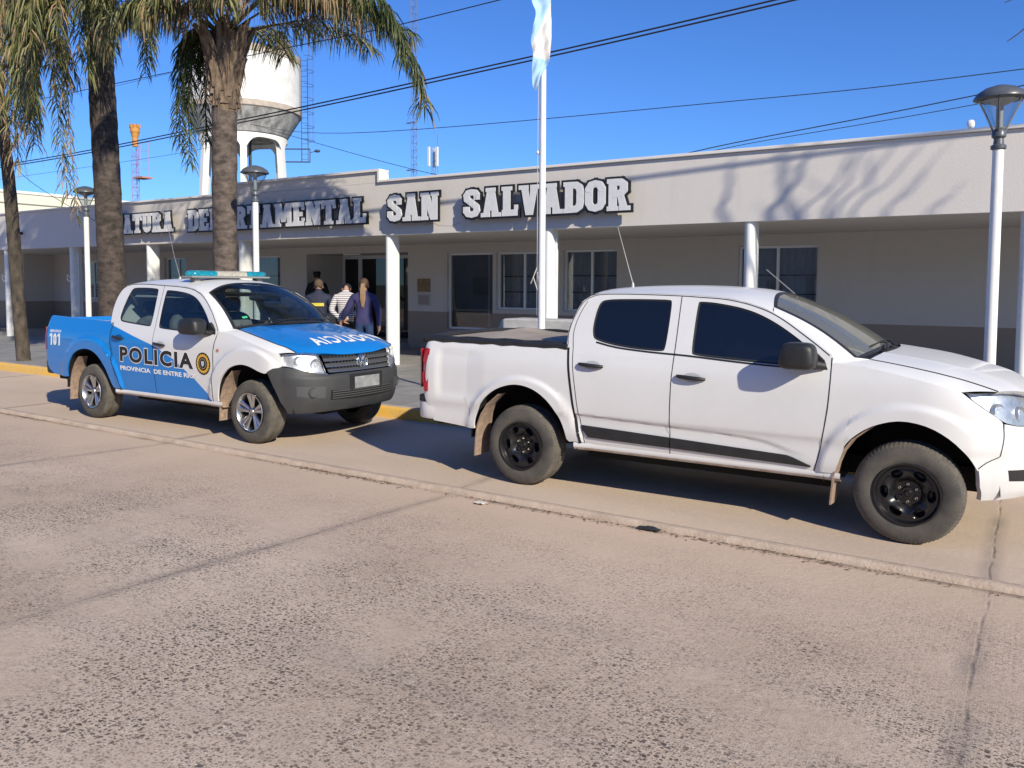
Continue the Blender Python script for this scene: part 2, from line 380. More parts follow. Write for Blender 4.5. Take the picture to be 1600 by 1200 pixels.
def rbox(sx, sy, sz, n=3.5, seg=10):
    """rounded box (superellipsoid) vertex grid"""
    G = []
    for i in range(seg*2+1):
        th = -math.pi/2+math.pi*i/(seg*2); row = []
        for j in range(seg*4+1):
            ph = 2*math.pi*j/(seg*4)
            f = lambda v: math.copysign(abs(v)**(2/n), v)
            row.append((sx*f(math.cos(th))*f(math.cos(ph)), sy*f(math.cos(th))*f(math.sin(ph)), sz*f(math.sin(th))))
        G.append(row)
    return G
def add_rbox(mb, c, sx, sy, sz, n=3.5, seg=8, mi=0, tf=None):
    tf = tf or (lambda v: v)
    mb.grid([[tuple(Vector(c)+Vector(tf(v))) for v in r] for r in rbox(sx, sy, sz, n, seg)], mi)

def tyre_rim(kind, parent, cx, sg, steer=0):
    wroot = bpy.data.objects.new('wheel', None); COL.objects.link(wroot); wroot.parent = parent; wroot.empty_display_size = .1
    wroot.location = (cx, sg*.79, RW); wroot.rotation_euler = (0, 0, (0 if sg < 0 else math.pi)+steer)
    # local: outward is -y
    hw = .122; Rr = .212
    prof = [(Rr, hw-.01), (.25, hw+.004), (.30, hw), (.330, hw-.012), (.345, hw-.03), (RW-.002, hw-.05), (RW, hw-.075), (RW, .02), (RW-.006, .012), (RW, .004), (RW, -.004), (RW-.006, -.012), (RW, -.02)]
    prof += [(RW, -hw+.075), (RW-.002, -hw+.05), (.345, -hw+.03), (.330, -hw+.012), (.30, -hw), (.25, -hw-.004), (Rr, -hw+.01)]
    N = 222
    def fn(r, h, i, k):
        k2 = k if k < 10 else len(prof)-1-k
        if r > .338:
            if k2 in (4, 5): r -= .005 if i % 3 == 0 else 0
            elif k2 == 6: r -= .006 if (i+1) % 3 == 0 else 0
            else: r -= .005 if (i+k) % 3 == 0 else 0
        return r, h
    mb = MB(); mb.lathe(prof, N, axis='y', fn=fn)
    o = mb.build('tyre', [rubber, rubber_side], wroot, smooth=35)
    for pl in o.data.polygons:
        c = pl.center; pl.material_index = 1 if math.hypot(c.x, c.z) < .336 else 0
    mb = MB()
    if kind == 'alloy':
        mb.lathe([(Rr+.006, -hw-.004), (Rr+.004, -hw-.010), (Rr-.006, -hw-.008), (Rr-.014, -hw+.004), (Rr-.022, -hw+.06), (Rr-.03, .05), (Rr-.03, .1)], 64, axis='y', mi=0)
        mb.lathe([(.001, .0), (Rr-.02, .0)], 40, axis='y', mi=1)      # dark back
        mb.lathe([(.001, -.098), (.03, -.1), (.034, -.092), (.042, -.088), (.062, -.083), (.066, -.05)], 32, axis='y', mi=0)
        for k in range(5):
            for dlt in (-.235, .235):
                an = math.pi/2+2*math.pi*k/5; 
                a1 = an+dlt*.86; a0 = an+dlt*.9
                ci, si = math.cos(a0), math.sin(a0); co, s_o = math.cos(a1), math.sin(a1)
                p0 = Vector((ci*.048, -.086, si*.048)); p1 = Vector((co*(Rr-.01), -.108, s_o*(Rr-.01)))
                tn = Vector((-math.sin(a1), 0, math.cos(a1))); t0 = Vector((-math.sin(a0), 0, math.cos(a0)))
                vs = []
                for pt, tt, wd, dp in ((p0, t0, .015, .03), (p0.lerp(p1, .5), tn, .022, .03), (p1, tn, .035, .035)):
                    vs += [pt-tt*wd+Vector((0, .007, 0)), pt-tt*wd*.5-Vector((0, .004, 0)), pt+tt*wd*.5-Vector((0, .004, 0)), pt+tt*wd+Vector((0, .007, 0)), pt+tt*wd*.8+Vector((0, dp, 0)), pt-tt*wd*.8+Vector((0, dp, 0))]
                fs = [(i*6+j, i*6+(j+1) % 6, (i+1)*6+(j+1) % 6, (i+1)*6+j) for i in range(2) for j in range(6)]
                mb.add(vs, fs, 0)
        for k in range(5):
            an = math.pi/2+2*math.pi*(k+.5)/5
            mb.lathe([(.001, -.094), (.007, -.094), (.009, -.08)], 8, c=(math.cos(an)*.052, 0, math.sin(an)*.052), axis='y', mi=1)
        mb.build('rim', [alloy, dark], wroot, smooth=30)
    else:
        mb.lathe([(Rr+.004, -hw-.002), (Rr+.003, -hw-.008), (Rr-.008, -hw-.008), (Rr-.016, -hw+.005), (Rr-.024, -hw+.03)], 80, axis='y')
        nr, na = 30, 180; G = []
        for i in range(na+1):
            an = 2*math.pi*i/na; row = []
            for j in range(nr+1):
                r = .001+(Rr-.023)*j/nr; h = -.055
                if r < .04: h = -.085 if r < .026 else -.075
                elif r < .085: h = -.052
                else:
                    h = -.052-.045*math.sin(min(1, (r-.085)/(Rr-.125))*math.pi*.62)**1.0
                    lob = .5+.5*math.cos(6*an); h += -.014*lob*math.sin(min(1, (r-.085)/.08)*math.pi)
                    # oval holes
                    a6 = (an+math.pi/6) % (math.pi/3)-math.pi/6
                    dx = (r-.150)/.021; dy = (a6*r)/.034; d2 = dx*dx+dy*dy
                    if d2 < 1.6: h += .06*min(1, max(0, (1.6-d2)/.5))
                row.append((r*math.cos(an), h, r*math.sin(an)))
            G.append(row)
        mb.grid(G)
        for k in range(6):
            an = 2*math.pi*k/6+math.pi/6; c = (math.cos(an)*.062, 0, math.sin(an)*.062)
            mb.lathe([(.004, -.066), (.0075, -.070), (.011, -.068), (.012, -.05)], 6, c=c, axis='y', mi=1)
        mb.lathe([(.001, -.103), (.016, -.103), (.02, -.095), (.022, -.07)], 20, axis='y', mi=0)
        mb.build('rim', [steel_black, M('lug_nut', (.30, .28, .25), .45, metal=.8, var=.4, vs=30), dark], wroot, smooth=32)
    return wroot

def livery():
    """blue and white body paint: boundary line follows the stripe on the doors"""
    if 'livery' in MC: return MC['livery']
    m = M('livery', (.66, .66, .665), .40, coat=.5, bump=.02, bs=3); t = m.node_tree; b = t.nodes['Principled BSDF']
    tc = t.nodes.new('ShaderNodeTexCoord'); sx = t.nodes.new('ShaderNodeSeparateXYZ'); t.links.new(tc.outputs['Object'], sx.inputs[0])
    pts = [(-1.3, 1.27), (.30, 1.262), (.495, 1.232), (1.394, 1.021), (1.79, .871), (2.133, .68), (2.507, .403), (2.52, 0), (4, 0)]
    mr = t.nodes.new('ShaderNodeMapRange'); mr.inputs[1].default_value = -1.3; mr.inputs[2].default_value = 4.0; t.links.new(sx.outputs[0], mr.inputs[0])
    r = t.nodes.new('ShaderNodeValToRGB'); el = r.color_ramp.elements
    while len(el) < len(pts): el.new(.5)
    for e, (x, z) in zip(el, pts): e.position = (x+1.3)/5.3
    for e, (x, z) in zip(sorted(el, key=lambda e: e.position), pts): e.position = (x+1.3)/5.3; e.color = (z/2, z/2, z/2, 1)
    t.links.new(mr.outputs[0], r.inputs[0])
    mu = t.nodes.new('ShaderNodeMath'); mu.operation = 'MULTIPLY'; mu.inputs[1].default_value = 2; t.links.new(r.outputs[0], mu.inputs[0])
    lt = t.nodes.new('ShaderNodeMath'); lt.operation = 'LESS_THAN'; t.links.new(sx.outputs[2], lt.inputs[0]); t.links.new(mu.outputs[0], lt.inputs[1])
    mx = t.nodes.new('ShaderNodeMix'); mx.data_type = 'RGBA'; mx.inputs[6].default_value = (.66, .66, .665, 1); mx.inputs[7].default_value = (.004, .185, .57, 1)
    t.links.new(lt.outputs[0], mx.inputs[0]); t.links.new(mx.outputs[2], b.inputs['Base Color']); return m

def make_pickup(P, root):
    body = P.body; pol = P.police
    clear = glass('car_glass_clear', (.66, .74, .74), .07) if pol else glass('car_glass_pale', (.88, .93, .90), .08, opaque=.30, base=(.42, .43, .38))
    tint = glass('car_glass_tinted', (.02, .022, .03), .10, opaque=.5) if not pol else glass('car_glass_side', (.50, .58, .58), .08)
    both = (-1, 1)
    gap = P.gap; split = P.split; ff = P.ff; top_bed = P.top_bed
    # ---- bed sides
    bed = []
    for sg in both:
        G = coons(smooth_poly(P.bed_bot, 3), top_bed, P.bed_left, smooth_poly(gap, 4), 64, 22)
        panel(P, G, 'bed_side', P.bed_mat, root, sgs=(sg,))
    # ---- doors: lower panel and window frame in one mesh
    for nm, lo, up_, hole, lt, rt in (('rear_door', P.rd_bot, P.rd_up, P.rw, P.gap2, split), ('front_door', P.fd_bot, P.fd_up, P.fw, split, ff)):
        for sg in both:
            zt = 1.2; L = [q_ for q_ in lt if q_[1] < 1.2-.01]+[(P.at(lt, 1.2), 1.2)]; Rr = [q_ for q_ in rt if q_[1] < 1.2-.01]+[(P.at(rt, 1.2), 1.2)]
            L = sorted(L, key=lambda q_: q_[1]); Rr = sorted(Rr, key=lambda q_: q_[1])
            G = coons(lo, [(L[-1][0], 1.2), (Rr[-1][0], 1.2)], smooth_poly(L, 3), smooth_poly(Rr, 3), 30, 66)
            mb = MB(); mb.grid([[P.side(x, z, 0, sg) for x, z in row] for row in G], flip=sg > 0)
            hs = smooth_loop(hole, 3)
            G2, _ = ring(P, up_, hs, 4); mb.grid([[P.side(x, z, 0, sg) for x, z in row] for row in G2])
            hi = inset(hs, .0); lip = [P.side(x, z, -.0006, sg) for x, z in hs]; lip2 = [P.side(x, z, -.02, sg) for x, z in hs]
            mb.grid([lip+lip[:1], lip2+lip2[:1]])
            d = mb.build(nm, body, root, smooth=30)
            # rubber seal and pane
            h2 = inset(hs, .017); mb = MB(); A = [P.side(x, z, -.006, sg) for x, z in hs]; B = [P.side(x, z, -.010, sg) for x, z in h2]
            mb.grid([A+A[:1], B+B[:1]]); mb.build('window_seal', black_plastic, d)
            mb = MB(); fan(P, h2, lambda x, z: P.side(x, z, -.012, sg), mb); mb.build('window_pane', tint, d, smooth=60)
            # handle
            hx0, hx1, hz0, hz1 = P.handles[nm]; mb = MB(); cx, cz = (hx0+hx1)/2, (hz0+hz1)/2; hl = (hx1-hx0)/2
            pts = [P.side(cx+hl*t, lerp(hz0, hz1, (t+1)/2), .012+.028*(1-abs(t)**3), sg) for t in [-1, -.8, -.5, 0, .5, .8, 1]]
            mb.tube(pts, [.011, .015, .017, .017, .017, .015, .011], 10)
            mb.build('door_handle', black_plastic, d, smooth=50)
            el = [(cx+.005+.072*math.cos(k*math.pi/12), cz+.036*math.sin(k*math.pi/12)) for k in range(24)]
            mb = MB(); fan(P, el, lambda x, z: P.side(x, z, .002-.0*x, sg), mb, rings=2)
            mb.build('handle_recess_shade', M('handle_recess_shade', (.42, .43, .45), .5) if not pol or nm == 'front_door' else M('handle_recess_shade_blue', (.003, .07, .26), .5), d)  # flat patch, body colour darkened to read as a shaded hollow
            if not pol:
                mo = P.mold[nm]; G = coons(*mo, 24, 5); panel(P, G, 'door_moulding', black_plastic, d, off=.014, rim=.014, sgs=(sg,))
    # ---- fenders
    x_e1 = P.xs+(P.xh-P.xs)*(1-.96**P.n)**(1/P.n)
    for sg in both:
        G = coons(smooth_poly(P.fen_bot, 3), [(x, P.hoodz(x, .9)) for x in [lerp(ff[-1][0], x_e1, i/16) for i in range(17)]], P.fen_left, smooth_poly(P.fen_right, 4), 70, 24)
        f = panel(P, G, 'fender', body, root, sgs=(sg,))
        # triangle between fender shoulder, belt and windscreen base
    # rocker sill
    for sg in both:
        mb = MB(); A = [[(x, sg*(P.half(x, .45)-o), z) for x in [lerp(P.sx0, P.sx1, i/12) for i in range(13)]] for o, z in ((0.004, P.sz+.004), (.0, P.sz-.018), (.004, P.sz-.036), (.022, P.sz-.058), (.2, P.sz-.062))]
        mb.grid(A[:3], 0); mb.grid(A[2:], 1); mb.build('rocker_sill', [P.white, dustpaint], root, smooth=40)
    # ---- cowl side, hood, fender tops
    xs_ = [lerp(2.56, P.xh, i/40) for i in range(41)]
    FW = .96; x_e1 = P.xs+(P.xh-P.xs)*(1-FW**P.n)**(1/P.n)
    def hoodpt(x, u, o=0):
        xx = min(x, x_e1); H = P.half(xx, P.hoodz(xx, .9)); return (x, u*H, P.hoodz(x, u*.9)+o)
    def hoodxy(x, v, o=0):
        xx = min(x, x_e1); H = P.half(xx, P.hoodz(xx, .9)); return hoodpt(x, v/H, o)
    # front limit curve of hood for u: x = front plan at z~1
    def hx_front(u): return P.xs+(P.xh-P.xs)*(max(0, 1-abs(u*FW)**P.n))**(1/P.n)
    UI = P.hood_u   # fraction of width that is the hood itself
    def hx_back(u): return P.cowl0-(P.cowl0-P.cowl1)*abs(u)**2
    rows = []
    for i in range(37):
        u = lerp(-UI, UI, i/36); rows.append([hoodpt(lerp(hx_back(u), hx_front(u), j/36), u) for j in range(37)])
    mb = MB(); mb.grid(rows)
    fr = [r[-1] for r in rows]; mb.grid([fr, [(x-.03, y*.98, z-.025) for x, y, z in fr]])
    hood = mb.build('hood', P.hood_mat, root, smooth=40)
    for sg in both:
        rr = []; mb = MB()
        for i in range(13):
            row = []
            for j in range(37):
                xb = lerp(hx_back(UI), 2.56, i/12); xf = lerp(hx_front(UI), x_e1, i/12)
                x = lerp(xb, xf, j/36); u0 = UI+.006
                row.append(hoodpt(x, sg*lerp(u0, 1.0, i/12), -.0))
            rr.append(row)
        mb.grid(rr, flip=sg < 0); mb.build('fender_top', P.white, root, smooth=40)
    for sg in both:
        hs_ = [lerp(hx_back(UI)+.01, hx_front(UI), j/30) for j in range(31)]; mb = MB(); mb.grid([[hoodpt(x, sg*(UI-.004), .0025) for x in hs_], [hoodpt(x, sg*(UI+.009), .0025) for x in hs_]]); mb.build('hood_seam', dark, root)
    # base under hood (dark) so gaps read dark
    mb = MB(); mb.grid([[hoodpt(lerp(2.6, hx_front(u)-.10, j/20), u*.95, -.035) for j in range(21)] for u in [lerp(-1, 1, i/12) for i in range(13)]]); mb.build('engine_bay', dark, root)
    # ---- roof
    rail = P.rail
    def vr(x): return P.half(x, tab(rail, x))
    xr0, xr1 = P.rx0, P.rx1
    def roofz(x, u): 
        zr = tab(rail, x) if x < rail[-1][0] else rail[-1][1]
        zr = stab(rail, x); return zr+(stab(P.roofc, x)-zr)*(1-abs(u)**2.8)
    UW = .90
    def xfront(u): return P.wtop-(P.wtop-P.wtopc)*(1-u*u)
    rows = []
    for i in range(33):
        u = lerp(-1, 1, i/32); uu = u
        xf = P.wtopc+(xr1-P.wtopc)*min(1, abs(u)/UW)**2 if abs(u) <= UW else xr1
        xf = P.wtopc+(xr1-P.wtopc)*abs(u)**2
        row = []
        for j in range(37):
            x = lerp(xr0-.0*(1-abs(u)), xf, j/36); z = roofz(x, u)
            row.append((x, vr(x)*u, z))
        rows.append(row)
    mb = MB(); mb.grid(rows); front_edge = [r[-1] for r in rows]; back_edge = [r[0] for r in rows]
    mb.grid([front_edge, [(x+.012, y, z-.02) for x, y, z in front_edge]])
    roof = mb.build('roof', P.white, root, smooth=40)
    # ---- windscreen
    # top edge along the roof front between +-UW; bottom edge along the cowl
    def top_pt(u):
        xf = P.wtopc+(xr1-P.wtopc)*abs(u*UW)**2; return Vector((xf, vr(xf)*u*UW, roofz(xf, u*UW)))
    wb_c, wb_e = P.wsb_c, P.wsb_e
    def bot_pt(u): return Vector((lerp(wb_c[0], wb_e[0], u*u), wb_e[1]*u, lerp(wb_c[1], wb_e[2], u*u)))
    def ws(u, t):
        p_ = top_pt(u).lerp(bot_pt(u), t); bulge = .035*math.sin(t*math.pi); return p_+Vector((.6*bulge, 0, .8*bulge))
    mb = MB(); mb.grid([[tuple(ws(lerp(-1, 1, i/24), lerp(.02, .985, j/16))) for j in range(17)] for i in range(25)])
    wsc = mb.build('windscreen', clear, root, smooth=60)
    mb = MB()   # black frit border
    E_ = [(lerp(-1, 1, i/24), 0) for i in range(25)]+[(1, j/12) for j in range(1, 13)]+[(lerp(1, -1, i/24), 1) for i in range(1, 25)]+[(-1, 1-j/12) for j in range(1, 13)]
    def sh(u, t, k): return ws(u*(1-k*.045), .5+(t-.5)*(1-k*.075))
    mb.grid([[tuple(sh(u, t, 0)+Vector((.002, 0, .002))) for u, t in E_], [tuple(sh(u, t, 1)+Vector((.002, 0, .002))) for u, t in E_]]); mb.build('windscreen_seal', black_plastic, wsc)
    # A pillars
    railA = [q_ for q_ in resample(rail, [i/60 for i in range(61)]) if q_[0] >= xr1-.001]
    railA = [(xr1, tab(rail, xr1))]+railA
    rs = resample(railA, [i/14 for i in range(15)])
    for sg in both:
        mb = MB(); A = [P.side(x, z, 0, sg) for x, z in rs]
        B = [tuple(ws(sg*1.0, i/14)) for i in range(15)]
        C0 = front_edge[0 if sg < 0 else -1]
        Cm = [tuple((Vector(a_)+Vector(b_))/2+Vector((.004, sg*.010, .010))) for a_, b_ in zip(A, B)]
        mb.grid([A, Cm, B])
        # corner between roof edge part beyond UW and the pillar
        ui = [i/6 for i in range(7)]
        re = [ (lambda u: (P.wtopc+(xr1-P.wtopc)*u*u, sg*vr(P.wtopc+(xr1-P.wtopc)*u*u)*u, roofz(P.wtopc+(xr1-P.wtopc)*u*u, u)))(lerp(UW, 1, k/6)) for k in range(7)]
        mb.add(re+[A[0], Cm[0], B[0]], [tuple(range(7))+(7, 8, 9)])
        # foot of the pillar to the fender top
        e = P.side(rs[-1][0], rs[-1][1], 0, sg); f1 = hoodpt(2.56, sg*1.0); b_ = B[-1]; f2 = hoodpt(hx_back(UI), sg*UI); f3 = hoodpt(2.66, sg*.97)
        mb.add([e, Cm[-1], b_, f2, f3, f1], [(0, 1, 5), (1, 4, 5), (1, 2, 3), (1, 3, 4)])
        mb.build('windscreen_pillar', P.white, root, smooth=45)
    # cowl: dark plastic between windscreen and hood + wipers
    mb = MB(); mb.grid([[tuple(bot_pt(lerp(-1, 1, i/24))+Vector((-.03, 0, -.012))) for i in range(25)], [hoodpt(hx_back(lerp(-UI, UI, i/24))+.03, lerp(-UI, UI, i/24), -.012) for i in range(25)]])
    cw = mb.build('cowl', black_plastic, root)
    mb = MB()
    for v0, v1 in ((-.45, .12), (.05, .62)):
        b0 = Vector((P.cowl0-.03, v0+.02, stab(P.zc, P.cowl0)+.015)); b1 = ws(v1/.75 if v1 < .7 else .9, .93)+Vector((.012, 0, .012)); b2 = ws(v0/.75, .93)+Vector((.012, 0, .012))
        mb.tube([tuple(b0), tuple(b0.lerp(b1, .5)+Vector((0, 0, .01))), tuple(b1.lerp(b2, .45))], [.009, .007, .005], 6); mb.tube([tuple(b1), tuple(b2)], .006, 5)
    mb.build('wipers', black_plastic, root)
    # ---- cab back
    prof = P.prof
    rows = []
    pr = smooth_poly(prof, 4)
    for i in range(21):
        u = lerp(-1, 1, i/20); rows.append([(x-.015*(1-u*u), (P.half(x, z))*u, z) for x, z in pr]+[(xr0, vr(xr0)*u, roofz(xr0, u))])
    mb = MB(); mb.grid(rows); cb = mb.build('cab_back', P.white, root, smooth=40)
    mb = MB(); mb.grid([[(P.at(prof, z)-.025, v, z) for z in (1.32, 1.45, 1.58)] for v in (-.6, -.3, 0, .3, .6)]); mb.build('rear_window', tint, cb)
    # side filler strip between C pillar edge and door (body side behind the door ring) is part of the ring
    # ---- bed inside
    bx0, bx1, bz0, bz1 = -1.06, P.at(prof, 1.24)-.02, .935, P.bz
    wi = .80
    for sg in both:
        mb = MB(); mb.grid([[(x, sg*wi, z) for z in (bz0, bz1)] for x in (bx0, bx1)], 1);
        mb.grid([[(x, sg*(P.half(x, P.bz_at(x))*1.0), P.bz_at(x)) for x in [lerp(bx0+.02, bx1, i/10) for i in range(11)]], [(x, sg*(P.half(x, P.bz_at(x))-.03), P.bz_at(x)+.012) for x in [lerp(bx0+.02, bx1, i/10) for i in range(11)]], [(x, sg*wi, P.bz_at(x)+.008) for x in [lerp(bx0+.02, bx1, i/10) for i in range(11)]]], 0)
        mb.build('bed_wall', [P.bed_mat, P.white], root, smooth=40)
    mb = MB(); mb.box(bx0, bx1, -wi, wi, bz0-.02, bz0); mb.build('bed_floor', M('bed_floor', (.5, .5, .5), .6, var=.3), root)
    mb = MB(); mb.box(-1.13, -1.06, -.76, .76, .72, P.bz); tg = mb.build('tailgate', P.bed_mat, root, smooth=30, bevel=.012)
    mb = MB(); mb.box(-1.145, -1.131, -.12, .12, P.bz-.13, P.bz-.07); mb.build('tailgate_handle', black_plastic, tg, bevel=.004)
    # ---- inner dark body, wheel wells, chassis
    mb = MB()
    for sg in both:
        for cx in (0, WB):
            mb.grid([[(cx+(P.ar+.035)*math.cos(t_), sg*lerp(.33, min(.97, P.half(cx+(P.ar+.02)*math.cos(t_), max(.45, .37+P.ar*math.sin(t_)))-.012), k), .37+(P.ar+.035)*math.sin(t_)) for k in (0, 1)] for t_ in [math.pi*i/28 for i in range(29)]])
            mb.lathe([(.001, sg*.33), (P.ar+.034, sg*.33)], 28, c=(cx, 0, .37), axis='y', a0=.0, a1=math.pi)
    mb.box(-1.0, -P.ar, -.78, .78, .45, .77); mb.box(P.ar, WB-P.ar, -.85, .85, P.sz-.06, .62)
    mb.box(P.ar, WB-P.ar, -.6, .6, .27, .42); mb.box(-.9, 3.7, -.42, -.32, .36, .5); mb.box(-.9, 3.7, .32, .42, .36, .5)
    mb.box(WB-.3, 3.7, -.40, .40, .32, .9)
    mb.build('chassis', dark, root)
    ax = M('axle_steel', (.05, .045, .04), .7)
    mb = MB(); mb.tube([(0, -.8, RW), (0, -.14, RW), (0, -.1, RW), (0, 0, RW), (0, .1, RW), (0, .14, RW), (0, .8, RW)], [.045, .05, .1, .13, .1, .05, .045], 12); mb.build('axle', ax, root, smooth=50); mb = MB(); mb.tube([(WB, -.8, RW), (WB, .8, RW)], .035, 8); mb.build('axle', ax, root, smooth=50)
    # ---- wheels
    for cx in (0, WB):
        for sg in both: tyre_rim(P.wheel, root, cx, sg)
    # ---- mud flaps
    for cx in (0, WB):
        for sg in both:
            mb = MB(); r = P.ar-.015; zs = [.80, .70, .6, .5, .4, .3, .21]
            G = []
            for w_ in (0, .5, 1):
                row = []
                for z in zs:
                    x = cx-math.sqrt(max(0, r*r-(z-.37)**2)) if z > .40 else cx-r-.03*(.4-z)/.2*.5
                    tw = lerp(.12, .24, min(1, (.80-z)/.3)); row.append((x+.01+ (.012 if w_ == .5 else 0), sg*(.905-w_*tw), z))
                G.append(row)
            G2 = [[(x+.012, y, z) for x, y, z in row] for row in G]
            mb.grid(G); mb.grid(G2); mb.grid([G[0], G2[0]]); mb.grid([G[-1], G2[-1]]); mb.grid([[r_[-1] for r_ in G], [r_[-1] for r_ in G2]])
            mb.build('mud_flap', mud, root, smooth=50)
    # ---- mirrors
    for sg in both:
        mb = MB(); mx, mz = P.mir
        def tf(v): 
            x, y, z = v; return (x-.10*abs(y)/.12*(-1 if False else 0)+ .03*y/.1*(-sg)*0, y, z+.018*x/.17*-1)
        add_rbox(mb, (mx, sg*1.025, mz), P.mir_s[0], .105, P.mir_s[1], 3.9, 10, tf=lambda v: (v[0]*(1-.25*v[2]/.1*.3), v[1], v[2]))
        mb.tube([(mx+.05, sg*.98, mz-.05), (mx+.15, sg*.90, mz-.075), (P.mj, sg*.865, mz-.06)], [.035, .03, .035], 10)
        mb.prism([(P.mj-.10, 1.175), (P.mj+.06, 1.17), (P.mj+.03, 1.25), (P.mj-.06, 1.33)], sg*.855, sg*.895)
        mr_ = mb.build('mirror', P.mirror_mat, root, smooth=40)
    # ---- interior
    mb = MB(); mb.box(.55, 2.5, -.8, .8, .55, .62); mb.box(2.35, 2.66, -.75, .75, .8, 1.16); mb.box(.48, .56, -.78, .78, .6, 1.15)
    mb.tube([(2.4, -.7, 1.15), (2.5, 0, 1.2), (2.4, .7, 1.15)], .07, 10)
    mb.build('dashboard', black_plastic if pol else M('dashboard_beige', (.42, .40, .34), .8, var=.3, vs=5), root, smooth=40)
    for v0 in (-.38, .38):
        mb = MB(); add_rbox(mb, (1.55, v0, .78), .26, .25, .1, 4); add_rbox(mb, (1.32, v0, 1.08), .09, .25, .32, 3.2, tf=lambda v: (v[0]-.22*v[2], v[1], v[2])); add_rbox(mb, (1.20, v0, 1.50), .06, .13, .095, 3); mb.tube([(1.22, v0-.06, 1.35), (1.21, v0-.06, 1.47)], .008, 6); mb.tube([(1.22, v0+.06, 1.35), (1.21, v0+.06, 1.47)], .008, 6)
        mb.build('front_seat', fabric_dark if not pol else fabric_grey, root, smooth=50)
    mb = MB(); add_rbox(mb, (.85, 0, .78), .22, .68, .1, 5); add_rbox(mb, (.64, 0, 1.08), .08, .68, .3, 4); [add_rbox(mb, (.60, v_, 1.46), .05, .12, .08, 3) for v_ in (-.42, .42)]
    mb.build('rear_seat', fabric_dark if not pol else fabric_grey, root, smooth=50)
    mb = MB(); N_ = 28; cxs, cys, czs = 2.13, .38, 1.16
    mb.tube([(cxs-.075*math.sin(2*math.pi*k/N_)*1.0-.0, cys+.185*math.cos(2*math.pi*k/N_), czs+.17*math.sin(2*math.pi*k/N_)) for k in range(N_+1)], .015, 8); mb.tube([(cxs-.01, cys-.17, czs), (cxs+.03, cys, czs-.01), (cxs-.01, cys+.17, czs)], .02, 6); mb.tube([(cxs+.03, cys, czs-.01), (cxs+.28, cys, czs-.1)], .03, 8)
    mb.build('steering_wheel', black_plastic, root, smooth=50)
    mb = MB(); add_rbox(mb, (2.16, 0, 1.60), .015, .12, .035, 3); mb.tube([(2.16, 0, 1.63), (2.13, 0, 1.70)], .008, 6); mb.build('rear_view_mirror', black_plastic, root, smooth=50)
    mb = MB(); mb.grid([[(x, v, 1.66 if abs(v) < .6 else 1.6) for x in (.62, 1.3, 1.95)] for v in (-.68, -.58, .58, .68)]); mb.build('headliner', M('headliner', (.45, .45, .42), .9), root)
    return hoodpt, hoodxy, ws, roofz, vr, hood, roof, wsc

def P_at(poly, z):
    pp = sorted(poly, key=lambda q_: q_[1]); return tab([(b, a) for a, b in pp], z)
Pickup.at = staticmethod(P_at)
blue = M('blue_car_paint', (.004, .185, .57), .38, coat=1, bump=.02, bs=3)

